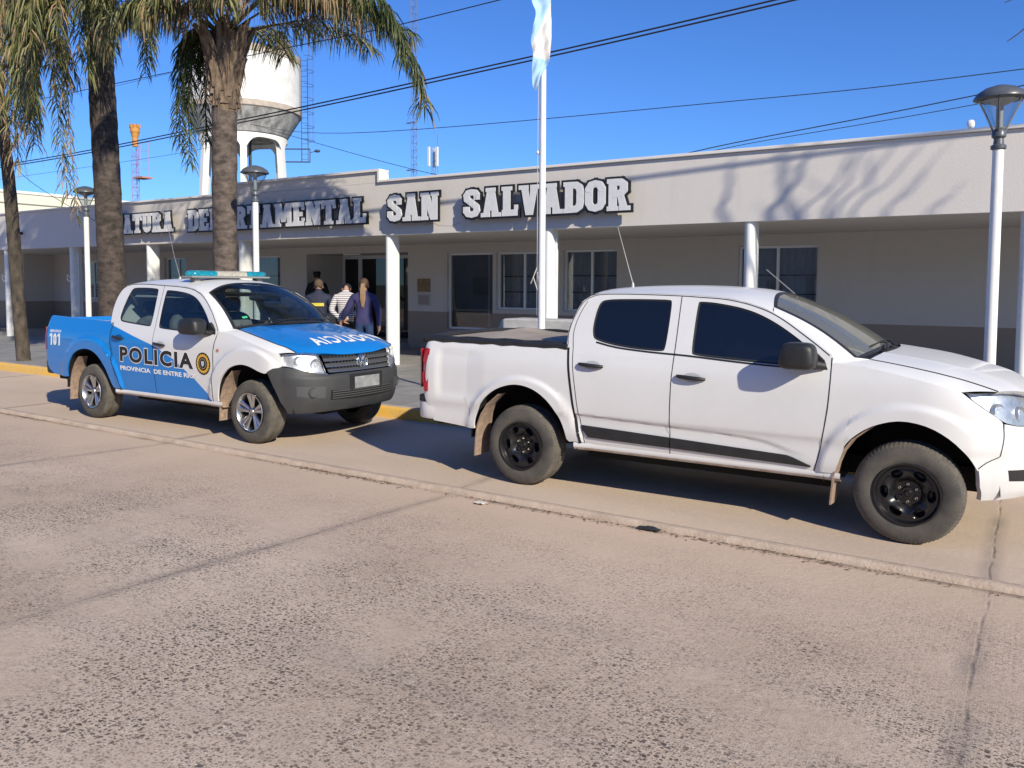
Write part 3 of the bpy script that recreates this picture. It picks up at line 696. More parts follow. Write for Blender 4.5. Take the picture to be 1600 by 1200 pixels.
S10 = Pickup(police=False, body=white_paint, white=white_paint, hood_mat=white_paint, mirror_mat=black_plastic,
    W=[(.30, .84), (.42, .875), (.5, .895), (.62, .905), (.66, .912), (.70, .925), (.85, .932), (1.0, .93), (1.1, .918), (1.2, .89)], slope=.38,
    xs=3.12, n=2.4, xn=lambda z: stab([(.33, 3.86), (.42, 3.93), (.6, 3.97), (.85, 3.93), (1.0, 3.88), (1.1, 3.82), (1.3, 3.7)], z),
    fr=.575, fl=.022, ar=.515, crease=lambda x: stab([(.5, .70), (1.38, .668), (2.06, .635), (2.35, .56)], x), cd=.012, press=True,
    d0=.10, d1=.08, hr=.005,
    zc=[(2.56, 1.335), (2.70, 1.325), (3.0, 1.295), (3.3, 1.25), (3.6, 1.175), (3.75, 1.11), (3.87, 1.0)], xh=3.86, hood_u=.86, cowl0=2.92, cowl1=2.78,
    bed_bot=[(-.97, .495), (-.7, .475), (-.505, .462), (-.50, .50), (-.47, .60), (-.39, .735), (-.24, .85), (-.05, .905), (.13, .88), (.28, .79), (.38, .67), (.44, .54), (.462, .45), (.52, .45), (.575, .45)],
    top_bed=[(-1.05, 1.25), (.452, 1.236)], bed_left=[(-.97, .495), (-1.03, .62), (-1.09, .80), (-1.10, 1.0), (-1.09, 1.18), (-1.05, 1.25)],
    gap=[(.575, .45), (.53, .70), (.493, .938), (.463, 1.13), (.452, 1.236)], gap2=[(.585, .45), (.54, .70), (.503, .938), (.473, 1.13), (.45, 1.236)],
    split=[(1.377, .45), (1.383, .7), (1.391, 1.0), (1.398, 1.2)], ff=[(2.475, .44), (2.52, .617), (2.563, .9), (2.575, 1.1), (2.575, 1.2)],
    rd_bot=[(.585, .45), (.7, .432), (1.377, .432)], fd_bot=[(1.377, .432), (2.475, .44)],
    rd_up=[(.45, 1.2), (1.398, 1.2), (1.395, 1.45), (1.39, 1.708), (1.02, 1.717), (.789, 1.717), (.66, 1.712), (.575, 1.69), (.52, 1.655), (.475, 1.58), (.435, 1.47), (.42, 1.36), (.43, 1.25)],
    fd_up=[(1.398, 1.2), (2.575, 1.2), (2.59, 1.265), (2.556, 1.299), (2.46, 1.37), (2.359, 1.44), (2.24, 1.52), (2.114, 1.59), (1.984, 1.636), (1.87, 1.665), (1.728, 1.688), (1.55, 1.70), (1.39, 1.708), (1.395, 1.45)],
    rw=[(.66, 1.345), (.644, 1.40), (.642, 1.47), (.650, 1.56), (.668, 1.625), (.70, 1.655), (.80, 1.666), (1.05, 1.67), (1.29, 1.668), (1.313, 1.655), (1.318, 1.5), (1.315, 1.275), (1.29, 1.252), (1.056, 1.262), (.882, 1.28), (.75, 1.305), (.685, 1.325)],
    fw=[(1.545, 1.657), (1.65, 1.652), (1.75, 1.638), (1.87, 1.617), (1.99, 1.583), (2.09, 1.54), (2.176, 1.495), (2.28, 1.43), (2.38, 1.36), (2.48, 1.277), (2.508, 1.235), (2.485, 1.205), (2.40, 1.196), (2.2, 1.20), (1.87, 1.215), (1.55, 1.236), (1.53, 1.26), (1.527, 1.46), (1.53, 1.645)],
    rail=[(.50, 1.64), (.56, 1.69), (.63, 1.710), (.789, 1.718), (1.021, 1.718), (1.394, 1.709), (1.728, 1.689), (1.87, 1.666), (1.984, 1.637), (2.114, 1.590), (2.24, 1.52), (2.359, 1.44), (2.46, 1.37), (2.57, 1.29)],
    roofc=[(.50, 1.69), (.56, 1.74), (.7, 1.765), (1.0, 1.782), (1.4, 1.785), (1.8, 1.765), (2.0, 1.735), (2.2, 1.69)], rx0=.50, rx1=2.13, wtop=2.13, wtopc=2.02,
    wsb_c=(2.86, 1.315), wsb_e=(2.74, .80, 1.255),
    prof=[(.46, .75), (.455, 1.0), (.45, 1.236), (.42, 1.36), (.435, 1.47), (.475, 1.58), (.50, 1.63)],
    bz=1.235, bz_at=lambda x: 1.249-(x+1.05)*.009, sx0=.52, sx1=2.66, sz=.44,
    fen_bot=[(2.48, .44), (2.56, .44), (2.62, .445), (2.632, .50), (2.66, .60), (2.73, .71), (2.86, .81), (3.03, .865), (3.2, .845), (3.34, .77), (3.45, .66), (3.51, .56)], 
    fen_left=[(2.48, .44), (2.525, .617), (2.57, .9), (2.582, 1.1), (2.58, 1.2)], fen_right=[(3.51, .56), (3.56, .61), (3.63, .66), (3.65, .78), (3.64, .885), (3.55, .96), (3.46, 1.03), (3.41, 1.07)],
    handles=dict(rear_door=(.575, .80, 1.121, 1.108), front_door=(1.44, 1.67, 1.074, 1.060)),
    mold=dict(rear_door=([(.66, .50), (1.375, .488)], [(.60, .60), (1.375, .572)], [(.66, .50), (.61, .56), (.60, .60)], [(1.375, .488), (1.375, .572)]), front_door=([(1.385, .488), (2.455, .465)], [(1.385, .572), (2.30, .535), (2.455, .475)], [(1.385, .488), (1.385, .572)], [(2.455, .465), (2.455, .475)])),
    mir=(2.375, 1.285), mir_s=(.125, .098), mj=2.50, wheel='steel')

AMA = Pickup(police=True, body=None, white=white_paint, hood_mat=blue, mirror_mat=black_plastic,
    W=[(.30, .85), (.42, .89), (.6, .915), (.75, .93), (.95, .935), (1.05, .932), (1.12, .92), (1.2, .893)], slope=.36,
    xs=3.28, n=2.7, xn=lambda z: stab([(.33, 3.88), (.42, 3.95), (.55, 3.99), (.76, 3.985), (.80, 3.95), (.86, 3.92), (1.0, 3.885), (1.1, 3.82), (1.3, 3.7)], z),
    fr=.68, fl=.030, ar=.545, crease=lambda x: None, cd=0, press=False, d0=.10, d1=.05, hr=.006,
    zc=[(2.56, 1.33), (2.72, 1.315), (3.0, 1.27), (3.4, 1.195), (3.7, 1.115), (3.84, 1.03), (3.88, .985)], xh=3.875, hood_u=.87, cowl0=2.88, cowl1=2.72,
    bed_bot=[(-.90, .535), (-.75, .525), (-.53, .52), (-.525, .56), (-.50, .63), (-.44, .73), (-.34, .83), (-.2, .895), (-.03, .92), (.13, .895), (.27, .82), (.38, .71), (.46, .59), (.52, .45), (.60, .44), (.68, .44)],
    top_bed=[(-1.03, 1.315), (.47, 1.272)], bed_left=[(-.90, .535), (-1.01, .60), (-1.055, .75), (-1.06, 1.0), (-1.055, 1.23), (-1.03, 1.315)],
    gap=[(.68, .44), (.605, .62), (.527, .81), (.47, 1.02), (.455, 1.15), (.47, 1.272)], gap2=[(.692, .44), (.617, .62), (.539, .81), (.482, 1.02), (.465, 1.15), (.47, 1.25)],
    split=[(1.39, .43), (1.38, .78), (1.375, 1.0), (1.36, 1.2)], ff=[(2.48, .42), (2.50, .713), (2.505, .984), (2.525, 1.12), (2.54, 1.2)],
    rd_bot=[(.692, .44), (.8, .425), (1.39, .42)], fd_bot=[(1.39, .42), (2.48, .42)],
    rd_up=[(.455, 1.2), (1.36, 1.2), (1.33, 1.45), (1.29, 1.755), (.93, 1.772), (.72, 1.772), (.60, 1.765), (.50, 1.745), (.42, 1.69), (.375, 1.60), (.36, 1.50), (.365, 1.40), (.41, 1.26)],
    fd_up=[(1.36, 1.2), (2.54, 1.2), (2.56, 1.24), (2.487, 1.313), (2.345, 1.452), (2.22, 1.555), (2.087, 1.64), (1.96, 1.69), (1.828, 1.722), (1.6, 1.743), (1.29, 1.755), (1.33, 1.45)],
    rw=[(.56, 1.34), (.56, 1.42), (.575, 1.52), (.60, 1.62), (.635, 1.695), (.69, 1.72), (.93, 1.722), (1.165, 1.712), (1.20, 1.69), (1.225, 1.55), (1.25, 1.40), (1.262, 1.265), (1.24, 1.245), (.978, 1.262), (.72, 1.28), (.60, 1.295)],
    fw=[(1.37, 1.695), (1.54, 1.688), (1.70, 1.673), (1.837, 1.652), (1.96, 1.615), (2.065, 1.56), (2.17, 1.485), (2.26, 1.41), (2.35, 1.32), (2.425, 1.235), (2.43, 1.20), (2.36, 1.192), (1.957, 1.207), (1.6, 1.222), (1.44, 1.232), (1.405, 1.26), (1.37, 1.46), (1.35, 1.67)],
    rail=[(.44, 1.71), (.50, 1.745), (.60, 1.766), (.72, 1.773), (.93, 1.773), (1.29, 1.757), (1.6, 1.744), (1.828, 1.723), (1.96, 1.691), (2.087, 1.641), (2.22, 1.556), (2.345, 1.453), (2.487, 1.314), (2.55, 1.25)],
    roofc=[(.44, 1.76), (.52, 1.805), (.7, 1.828), (1.0, 1.842), (1.4, 1.845), (1.8, 1.82), (2.0, 1.785), (2.2, 1.73)], rx0=.44, rx1=2.12, wtop=2.12, wtopc=1.98,
    wsb_c=(2.84, 1.305), wsb_e=(2.69, .79, 1.262),
    prof=[(.47, .75), (.45, 1.0), (.45, 1.2), (.41, 1.27), (.365, 1.41), (.36, 1.50), (.375, 1.60), (.42, 1.69), (.44, 1.71)],
    bz=1.29, bz_at=lambda x: 1.315-(x+1.03)*.029, sx0=.56, sx1=2.64, sz=.425,
    fen_bot=[(2.49, .42), (2.54, .42), (2.57, .43), (2.585, .50), (2.62, .62), (2.70, .74), (2.83, .84), (3.0, .885), (3.15, .875), (3.30, .83), (3.40, .81), (3.43, .825)],
    fen_left=[(2.49, .42), (2.51, .713), (2.515, .984), (2.535, 1.12), (2.55, 1.2)], fen_right=[(3.43, .825), (3.50, .865), (3.58, .886), (3.575, .95), (3.55, 1.025)],
    handles=dict(rear_door=(.54, .77, 1.105, 1.085), front_door=(1.41, 1.63, 1.055, 1.035)), mold=None,
    mir=(2.27, 1.285), mir_s=(.17, .095), mj=2.46, wheel='alloy')

def front_patch(P, bot, top, left, right, name, mat, parent, off=0, nu=60, nv=12, rim=.02, lift=None, smooth=35):
    G = coons(bot, top, left, right, nu, nv, xf=.5); mb = MB()
    L = lift or (lambda t, z, o: P.front(t, z, o))
    Q = [[L(t, z, off) for t, z in r] for r in G]; mb.grid(Q)
    loop = [(i, 0) for i in range(nu+1)]+[(nu, j) for j in range(1, nv+1)]+[(i, nv) for i in range(nu-1, -1, -1)]+[(0, j) for j in range(nv-1, 0, -1)]
    if rim:
        A = [Q[i][j] for i, j in loop]; B = [L(*G[i][j], off-rim) for i, j in loop]; mb.grid([A+A[:1], B+B[:1]])
    return mb.build(name, mat, parent, smooth=smooth)
def mirrored(pts):   # outer->centre list on the near side (t<0) to full span
    return [(-t, z) for t, z in pts]+[(t, z) for t, z in pts[::-1][1:]]
def headlight(P, poly4, root, sg, bowls):
    """poly4 = bot, top, left, right curves in (t,z) with t>0; housing, bowls, lens"""
    f = lambda t, z, o: P.front(sg*t, z, o)
    h = front_patch(P, *poly4, 'headlight', M('reflector_silver', (.80, .80, .80), .38, metal=.75, col2=(.45, .45, .46), vs=9, bump=.3, bs=14), root, off=-.05, nu=20, nv=10, rim=-.048, lift=f)
    for t, z, r in bowls:
        c = Vector(f(t, z, -.050)); d = (Vector(f(t, z, .0))-Vector(f(t, z, -.1))).normalized(); d = (d+Vector((.8, 0, 0))).normalized()
        mb = MB(); prof = [(.001, -.012), (r*.4, -.010), (r*.8, -.002), (r, .010), (r*1.04, .008), (r*1.06, -.02)]
        mb.lathe(prof, 24); o = mb.build('lamp_bowl', M('bowl_silver', (.82, .82, .82), .35, metal=.85, var=.3, vs=16), h, smooth=60); o.matrix_world = Matrix.Translation(c) @ d.to_track_quat('Z', 'Y').to_matrix().to_4x4()
        mb = MB(); mb.lathe([(.001, .002), (r*.16, .0), (r*.2, -.02)], 12); o2 = mb.build('bulb', M('bulb_glass', (.8, .8, .8), .1, spec=.8), h, smooth=60); o2.matrix_world = o.matrix_world
    front_patch(P, *poly4, 'lens', glass('lamp_lens', (.9, .92, .93), .05), h, off=.002, nu=20, nv=10, rim=0, lift=f)
def rear_parts(P, root, bumper_mat, top_mat, z0, z1, xr):
    mb = MB(); pl = [(-.93, .90), (-1.02, .905), (-1.10, .895), (-1.17, .85), (-1.20, .76), (xr, .5), (xr-.01, 0)]
    pl = smooth_poly(pl, 3); pl = pl+[(x, -y) for x, y in pl[::-1][1:]]
    G = []
    for z, o in ((z0, -.03), (z0+.02, -.008), (lerp(z0, z1, .5), .004), (z1-.03, 0), (z1-.01, -.006), (z1, -.03)):
        G.append([(x+(-o if abs(y) < .8 else 0)*1.0, y*(1+o*.6), z) for x, y in pl])
    mb.grid(G); mb.grid([G[-1], [(-1.0, y*.8, z1+.002) for x, y in pl]]); b = mb.build('rear_bumper', bumper_mat, root, smooth=35)
    mb = MB(); mb.grid([[(x-.002 if i else x+.05, y*(1.0 if i else .9), z1+.004) for x, y in pl] for i in (0, 1)]); mb.grid([[(x-.004, y*1.003, z) for x, y in pl] for z in (z1+.004, z1-.05)]); mb.build('bumper_step', top_mat, b, smooth=40)

def deco_truck(P, root):
    hp, hxy, ws, roofz, vr, hood, roof, wsc = make_pickup(P, root)
    T = lambda x, z: P.tx(x, z); V = lambda v, z: P.tv(v, z)
    xf = lambda u: P.xs+(P.xh-P.xs)*(1-abs(u*.96)**P.n)**(1/P.n)
    def hood_edge(u): x = xf(u); return P.hoodz(x, u*.9)-.012
    if P.police:
        tb = [(T(3.435, .83), .83), (T(3.50, .87), .868), (T(3.58, .886), .884), (V(.84, .87), .868), (V(.7, .83), .828), (V(.54, .79), .787), (V(.40, .80), .795), (0, .795)]
        bb = [(T(3.61, .37), .37), (T(3.8, .375), .378), (V(.4, .38), .385), (0, .385)]
        le = [(-T(3.61, .37), .37), (-T(3.56, .5), .50), (-T(3.50, .68), .68), (-T(3.435, .83), .83)]
        bump = front_patch(P, mirrored(bb), mirrored(tb), le, [(-t, z) for t, z in le], 'front_bumper', grey_plastic, root, nu=96, nv=26, off=.0, rim=.04)
        # upper grille
        gb = [(V(.50, .81), .803), (V(.3, .80), .80), (0, .80)]; gt = [(V(.56, .99), hood_edge(.6)), (V(.3, 1), hood_edge(.35)), (0, hood_edge(0))]
        gl = [(-V(.50, .81), .803), (-V(.56, .99), hood_edge(.6))]
        g = front_patch(P, mirrored(gb), mirrored(gt), gl, [(-t, z) for t, z in gl], 'grille', dark, root, off=-.03, nu=40, nv=6, rim=-.02)
        gm = M('grille_bar', (.055, .058, .064), .35, spec=.7); ch = M('dull_chrome', (.35, .36, .38), .3, metal=.9)
        for z0, z1, mt in ((.812, .842, gm), (.868, .905, gm), (.932, .963, gm)):
            tt = lambda z: V(.505+(z-.8)*.28, z)
            front_patch(P, [(-tt(z0), z0), (0, z0-.002), (tt(z0), z0)], [(-tt(z1), z1+.002), (0, z1), (tt(z1), z1+.002)], [(-tt(z0), z0), (-tt(z1), z1)], [(tt(z0), z0), (tt(z1), z1)], 'grille_bar', mt, g, off=.004, nu=40, nv=3, rim=.03)
            front_patch(P, [(-tt(z0), z0), (0, z0-.002), (tt(z0), z0)], [(-tt(z0), z0+.006), (0, z0+.004), (tt(z0), z0+.006)], [(-tt(z0), z0), (-tt(z0), z0+.006)], [(tt(z0), z0), (tt(z0), z0+.006)], 'chrome_strip', ch, g, off=.008, nu=40, nv=1, rim=.01)
        mb = MB()
        for k in range(-9, 10):
            if abs(k) < 2: continue
            for zc in (.855, .918, .975):
                v = k*.05; x, y, z = P.front(V(v, zc) if v else 0, zc, -.012); mb.box(x-.012, x+.01, y-.004, y+.004, zc-.014, zc+.014)
        mb.build('grille_rib', gm, g)
        # round badge: ring with V over W
        xb = P.xn(.90)+.012; mb = MB()
        mb.lathe([(.086, -.01), (.088, .01), (.080, .016), (.073, .010), (.072, -.01)], 40, c=(xb, 0, .90), axis='x', mi=0)
        mb.lathe([(.001, .0), (.074, .0)], 30, c=(xb, 0, .90), axis='x', mi=1)
        def stroke(p0, p1, wd):
            (y0, z0), (y1, z1) = p0, p1; L = math.hypot(y1-y0, z1-z0); ny, nz = -(z1-z0)/L*wd, (y1-y0)/L*wd
            vs = [(xb+dx, y+s_*ny, .90+z+s_*nz) for dx in (.002, .011) for y, z in ((y0, z0), (y1, z1)) for s_ in (-1, 1)]
            mb.add(vs, [(4, 5, 7, 6), (0, 1, 5, 4), (2, 3, 7, 6), (0, 2, 6, 4), (1, 3, 7, 5)], 0)
        for s_ in (-1, 1):
            stroke((s_*.032, .066), (s_*.006, .012), .0075)
            stroke((s_*.058, .044), (s_*.030, -.055), .0075); stroke((s_*.030, -.055), (s_*.004, .002), .0075)
        mb.build('round_badge', [chrome, M('badge_blue', (.02, .05, .12), .3)], g, smooth=40)
        # licence plate, fog recess, intake
        mb = MB(); xp = P.xn(.68)+.012; mb.box(xp-.006, xp+.004, -.20, .20, .615, .745); mb.build('licence_plate', M('plate_grey', (.34, .35, .36), .5, col2=(.16, .17, .18), vs=7), bump, bevel=.003)
        mb = MB(); mb.box(xp-.02, xp-.007, -.26, .26, .59, .78); mb.build('plate_mount', black_plastic, bump, bevel=.004)
        ib = [(V(.52, .51), .515), (0, .50)]; it = [(V(.52, .62), .62), (0, .60)]; il = [(-V(.52, .51), .515), (-V(.52, .62), .62)]
        itk = front_patch(P, mirrored(ib), mirrored(it), il, [(-t, z) for t, z in il], 'lower_intake', dark, bump, off=.003, nu=30, nv=3, rim=0)
        for z in (.525, .55, .575, .60):
            front_patch(P, [(-V(.5, z), z), (V(.5, z), z)], [(-V(.5, z), z+.010), (V(.5, z), z+.010)], [(-V(.5, z), z), (-V(.5, z), z+.01)], [(V(.5, z), z), (V(.5, z), z+.01)], 'intake_slat', M('slat_grey', (.075, .077, .08), .5), itk, off=.010, nu=24, nv=1, rim=.006)
        for sg in (-1, 1):
            f = lambda t, z, o: P.front(sg*t, z, o)
            front_patch(P, [(V(.53, .785), .785), (V(.72, .832), .832), (V(.84, .87), .868)], [(V(.53, .80), .80), (V(.72, .847), .847), (V(.84, .885), .88)], [(V(.53, .785), .785), (V(.53, .80), .80)], [(V(.84, .87), .868), (V(.84, .885), .88)], 'chrome_trim', ch, bump, off=.008, nu=16, nv=2, rim=.01, lift=f)
            a_ = [(V(.58, .53), .535), (V(.83, .55), .565)]; b_ = [(V(.58, .68), .665), (V(.84, .68), .675)]
            fo = front_patch(P, a_, b_, [a_[0], b_[0]], [a_[1], b_[1]], 'fog_panel', M('fog_panel', (.065, .068, .072), .5), bump, off=.004, nu=14, nv=8, rim=.006, lift=f)
            c = Vector(f(V(.70, .61), .608, .004)); d = Vector((1, sg*.35, 0)).normalized()
            mb = MB(); mb.lathe([(.001, -.012), (.03, -.01), (.043, .004), (.050, .010), (.056, .006), (.058, -.005)], 28); o = mb.build('fog_lamp', M('fog_lamp', (.07, .075, .08), .3), fo, smooth=60); o.matrix_world = Matrix.Translation(c) @ d.to_track_quat('Z', 'Y').to_matrix().to_4x4()
            bot = [(V(.54, .80), .80), (V(.72, .845), .845), (V(.84, .88), .878), (T(3.60, .893), .895)]
            top = [(V(.60, 1.0), hood_edge(.65)), (V(.75, 1), hood_edge(.82)), (T(3.60, 1.02), hood_edge(.95)), (T(3.555, 1.03), hood_edge(.995))]
            headlight(P, (bot, top, [bot[0], (V(.555, .9), .9), top[0]], [bot[-1], (T(3.575, .96), .96), top[-1]]), root, sg, [(V(.63, .91), .895, .062), (V(.80, .93), .945, .048)])
        # painted words, badge and number: both sides
        wm = M('decal_white', (.78, .78, .78), .5); bm_ = M('decal_black', (.012, .012, .013), .5)
        for sg in (-1, 1):
            flip = sg > 0
            def mk(body_, x0, x1, z0, z1, off, mat, offset, grow, name, slope=0):
                def lift(x, z):
                    z2 = z+slope*(x-x0); xx = (x0+x1)-x if flip else x; return P.side(xx, z2, off, sg)
                vs, fs = text_on(body_, x0, x1, z0, z1, lift, offset, grow, spacing=1.22 if body_ == 'POLICIA' else 1.0); mb = MB(); mb.add(vs, fs); return mb.build(name, mat, root, fix=False)
            mk('POLICIA', .70, 2.155, .795, .985, .0035, wm, .070, .011, 'lettering_outline', slope=-.012)
            mk('POLICIA', .70, 2.155, .795, .985, .0055, bm_, .042, 0, 'lettering', slope=-.012)
            mk('PROVINCIA  DE ENTRE RÍOS', .69, 2.22, .685, .755, .004, wm, .036, 0, 'lettering', slope=-.010)
            mb = MB(); lf = lambda x, z, k: P.side((-1.61-x) if flip else x, z, .004+.0003*k, sg)
            for i_, g_ in enumerate('101'):
                for k_, pg in enumerate(glyph_polys(g_, 0)):
                    mb.add([lf(-.945+i_*.097+px_*.0148, .93+pz_*.016, k_) for px_, pz_ in pg], [tuple(range(len(pg)))])
            mb.build('number', wm, root, fix=False)
            mk('EMERGENCIA', -.945, -.665, 1.105, 1.14, .004, wm, .02, 0, 'lettering')
            # police badge: gold sunburst ring on black with a grey crest
            cx, cz = 2.335, .855
            mb = MB(); star = [(cx+(.128 if k % 2 == 0 else .114)*math.cos(k*math.pi/24), cz+(.128 if k % 2 == 0 else .114)*math.sin(k*math.pi/24)) for k in range(48)]
            fan(P, star, lambda x, z: P.side(x, z, .004, sg), mb, 0, 3)
            ci = lambda r, o: [(cx+r*math.cos(k*math.pi/18), cz+r*math.sin(k*math.pi/18)) for k in range(36)]
            fan(P, ci(.120, 0), lambda x, z: P.side(x, z, .0030, sg), mb, 1, 2)
            st2 = [(cx+(.118 if k % 2 == 0 else .103)*math.cos(k*math.pi/20), cz+(.118 if k % 2 == 0 else .103)*math.sin(k*math.pi/20)) for k in range(40)]
            mb2 = MB(); fan(P, ci(.130, 0), lambda x, z: P.side(x, z, .0032, sg), mb2, 1, 2); fan(P, st2, lambda x, z: P.side(x, z, .0048, sg), mb2, 0, 2)
            fan(P, ci(.080, 0), lambda x, z: P.side(x, z, .0062, sg), mb2, 1, 2); fan(P, ci(.060, 0), lambda x, z: P.side(x, z, .0072, sg), mb2, 3, 2); fan(P, ci(.055, 0), lambda x, z: P.side(x, z, .0080, sg), mb2, 1, 2)
            shd = [(cx-.024, cz+.03), (cx+.024, cz+.03), (cx+.026, cz-.01), (cx, cz-.038), (cx-.026, cz-.01)]
            fan(P, shd, lambda x, z: P.side(x, z, .0090, sg), mb2, 2, 1)
            mb2.build('police_badge', [M('badge_gold', (.62, .36, .04), .5), bm_, M('crest_grey', (.45, .5, .55), .5), M('badge_ring', (.5, .4, .15), .5)], root)
            mb = MB(); cxy = [(2.60+.026*math.cos(k*math.pi/8), 1.022+.017*math.sin(k*math.pi/8)) for k in range(16)]; fan(P, cxy, lambda x, z: P.side(x, z, .008, sg), mb, 0, 2); mb.build('turn_signal', M('amber_lens', (.5, .22, .16), .2, coat=1), root)
            # tail lamp
            mb = MB(); mb.grid([[P.side(x, z, .006, sg) for z in [lerp(.86, 1.17, i/8) for i in range(9)]] for x in (-1.062, -1.045, -1.02)]); mb.grid([[(-1.135, sg*y, z) for z in (.86, 1.17)] for y in (.70, .88)]); mb.grid([[(-1.135, sg*.88, z) for z in (.86, 1.17)], [P.side(-1.062, z, .006, sg) for z in (.86, 1.17)]]); mb.build('tail_lamp', red_lens, root)
        # mirrored word on the hood (readable in a driver's mirror)
        lift = lambda s_, t_: hxy(3.715-t_, -s_, .004)
        vs, fs = text_on('POLICIA', -.47, .47, 0, .22, lift, .035, 0, spacing=1.25); mb = MB(); mb.add(vs, fs); mb.build('mirrored_lettering', wm, hood, fix=False)
        # wiper stains, antenna, light bar
        mb = MB(); za = roofz(.55, 0); mb.lathe([(.001, .05), (.012, .05), (.02, .03), (.028, 0)], 14, c=(.62, 0, roofz(.62, 0)-.004)); mb.tube([(.62, 0, roofz(.62, 0)+.04), (.50, 0, 2.15), (.40, -.0, 2.47), (.28, 0, 2.77)], [.006, .004, .003, .002], 6); mb.build('antenna', M('antenna_grey', (.35, .34, .33), .4, metal=.5), root, smooth=50)
        lb = bpy.data.objects.new('light_bar', None); COL.objects.link(lb); lb.parent = root; lb.location = (1.60, 0, roofz(1.60, 0)+.012)
        mb = MB(); mb.box(-.11, .11, -.60, .60, 0, .022); mb.box(-.05, .05, -.52, -.44, -.06, 0); mb.box(-.05, .05, .44, .52, -.06, 0); mb.build('bar_base', M('bar_base', (.25, .25, .24), .5), lb, bevel=.005)
        tq = M('turquoise_lens', (.015, .30, .38), .12, coat=1, col2=(.01, .16, .22), vs=22); am = M('clear_lens', (.55, .50, .40), .2, coat=1, col2=(.32, .30, .24), vs=25)
        for y0, y1, mt, nm in ((-.60, -.235, tq, 'blue_lens'), (-.23, .23, am, 'clear_lens'), (.235, .60, tq, 'blue_lens')):
            mb = MB(); Gq = []
            for i in range(9):
                y = lerp(y0, y1, i/8); e_ = 1 if abs(y) < .5 else max(.25, math.sqrt(max(0.05, 1-((abs(y)-.5)/.104)**2)))
                Gq.append([(.105*math.copysign(abs(math.cos(t_))**.6, math.cos(t_))*e_, y, .024+.068*abs(math.sin(t_))**.6*(.6+.4*e_)) for t_ in [math.pi*k/12 for k in range(13)]])
            mb.grid(Gq)
            for r in (Gq[0], Gq[-1]): mb.add(r, [tuple(range(len(r)))])
            mb.build(nm, mt, lb, smooth=35)
        rear_parts(P, root, black_plastic, black_plastic, .53, .70, -1.20)
        mb = MB(); v0 = .61; c_ = ws(-.80, .83)+Vector((.004, 0, .006)); e1 = (ws(-.72, .83)-ws(-.80, .83)); e2 = ws(-.80, .79)-ws(-.80, .83)
        mb.add([tuple(c_), tuple(c_+e1), tuple(c_+e1+e2), tuple(c_+e2)], [(0, 1, 2, 3)]); mb.build('windscreen_sticker', M('green_sticker', (.05, .45, .2), .6), wsc)
        # seams
        seam(P, [(.46, 1.27), (.452, 1.22), (.4, 1.28), (.372, 1.40), (.367, 1.5), (.382, 1.595), (.425, 1.685), (.5, 1.735), (.6, 1.757), (.72, 1.763), (.93, 1.763), (1.29, 1.748), (1.6, 1.735), (1.83, 1.712), (1.96, 1.68), (2.087, 1.63), (2.22, 1.545), (2.345, 1.442), (2.48, 1.31), (2.54, 1.235)][2:], .007, root, 'roof_seam')
        seam(P, [(.475, 1.272), (.462, 1.15), (.476, 1.02), (.533, .81), (.611, .62), (.686, .44)], .010, root, 'bed_seam', k=6)
        seam(P, [(1.39, .42), (1.38, .78), (1.375, 1.0), (1.362, 1.2), (1.33, 1.45), (1.292, 1.75)], .007, root, 'door_seam')
        seam(P, [(.69, .43), (.62, .47), (.55, .80), (.50, 1.02), (.48, 1.15), (.49, 1.25)], .004, root, 'door_seam', k=6)
        seam(P, [(2.485, .42), (2.505, .713), (2.51, .984), (2.53, 1.12), (2.545, 1.215)], .007, root, 'fender_seam')
    else:
        tb = [(T(3.515, .57), .57), (T(3.56, .615), .615), (T(3.63, .655), .655), (T(3.655, .87), .876), (T(3.72, .865), .858), (V(.64, .85), .849), (V(.5, .855), .856), (0, .85)]
        bb = [(T(3.53, .34), .345), (T(3.7, .35), .352), (V(.4, .36), .36), (0, .36)]
        le = [(-T(3.53, .34), .345), (-T(3.525, .45), .45), (-T(3.515, .57), .57)]
        bump = front_patch(P, mirrored(bb), mirrored(tb), le, [(-t, z) for t, z in le], 'front_bumper', white_paint, root, nu=110, nv=30, rim=.05)
        gb = [(V(.48, .64), .64), (0, .63)]; gt = [(V(.45, 1.0), hood_edge(.5)), (V(.25, 1), hood_edge(.3)), (0, hood_edge(0))]; gl = [(-V(.48, .64), .64), (-V(.45, 1), hood_edge(.5))]
        g = front_patch(P, mirrored(gb), mirrored(gt), gl, [(-t, z) for t, z in gl], 'grille', black_plastic, root, off=.006, nu=40, nv=8, rim=.03)
        front_patch(P, [(-V(.47, .8), .80), (V(.47, .8), .80)], [(-V(.47, .86), .86), (V(.47, .86), .86)], [(-V(.47, .8), .80), (-V(.47, .86), .86)], [(V(.47, .8), .80), (V(.47, .86), .86)], 'grille_bar', white_paint, g, off=.025, nu=30, nv=3, rim=.02)
        for sg in (-1, 1):
            f = lambda t, z, o: P.front(sg*t, z, o)
            a_ = [(V(.42, .46), .47), (V(.74, .5), .49)]; b_ = [(V(.42, .56), .565), (V(.76, .56), .565)]
            fo = front_patch(P, a_, b_, [a_[0], b_[0]], [a_[1], b_[1]], 'fog_recess', black_plastic, bump, off=.003, nu=14, nv=6, rim=.004, lift=f)
            bot = [(V(.50, .86), .86), (V(.66, .855), .853), (T(3.72, .865), .862), (T(3.655, .885), .885), (T(3.55, .965), .965), (T(3.47, 1.03), 1.028)]
            top = [(V(.47, 1.0), hood_edge(.54)), (V(.66, 1), hood_edge(.74)), (V(.8, 1.05), hood_edge(.88)), (T(3.5, 1.06), hood_edge(.97)), (T(3.43, 1.07), hood_edge(1.0)+.008)]
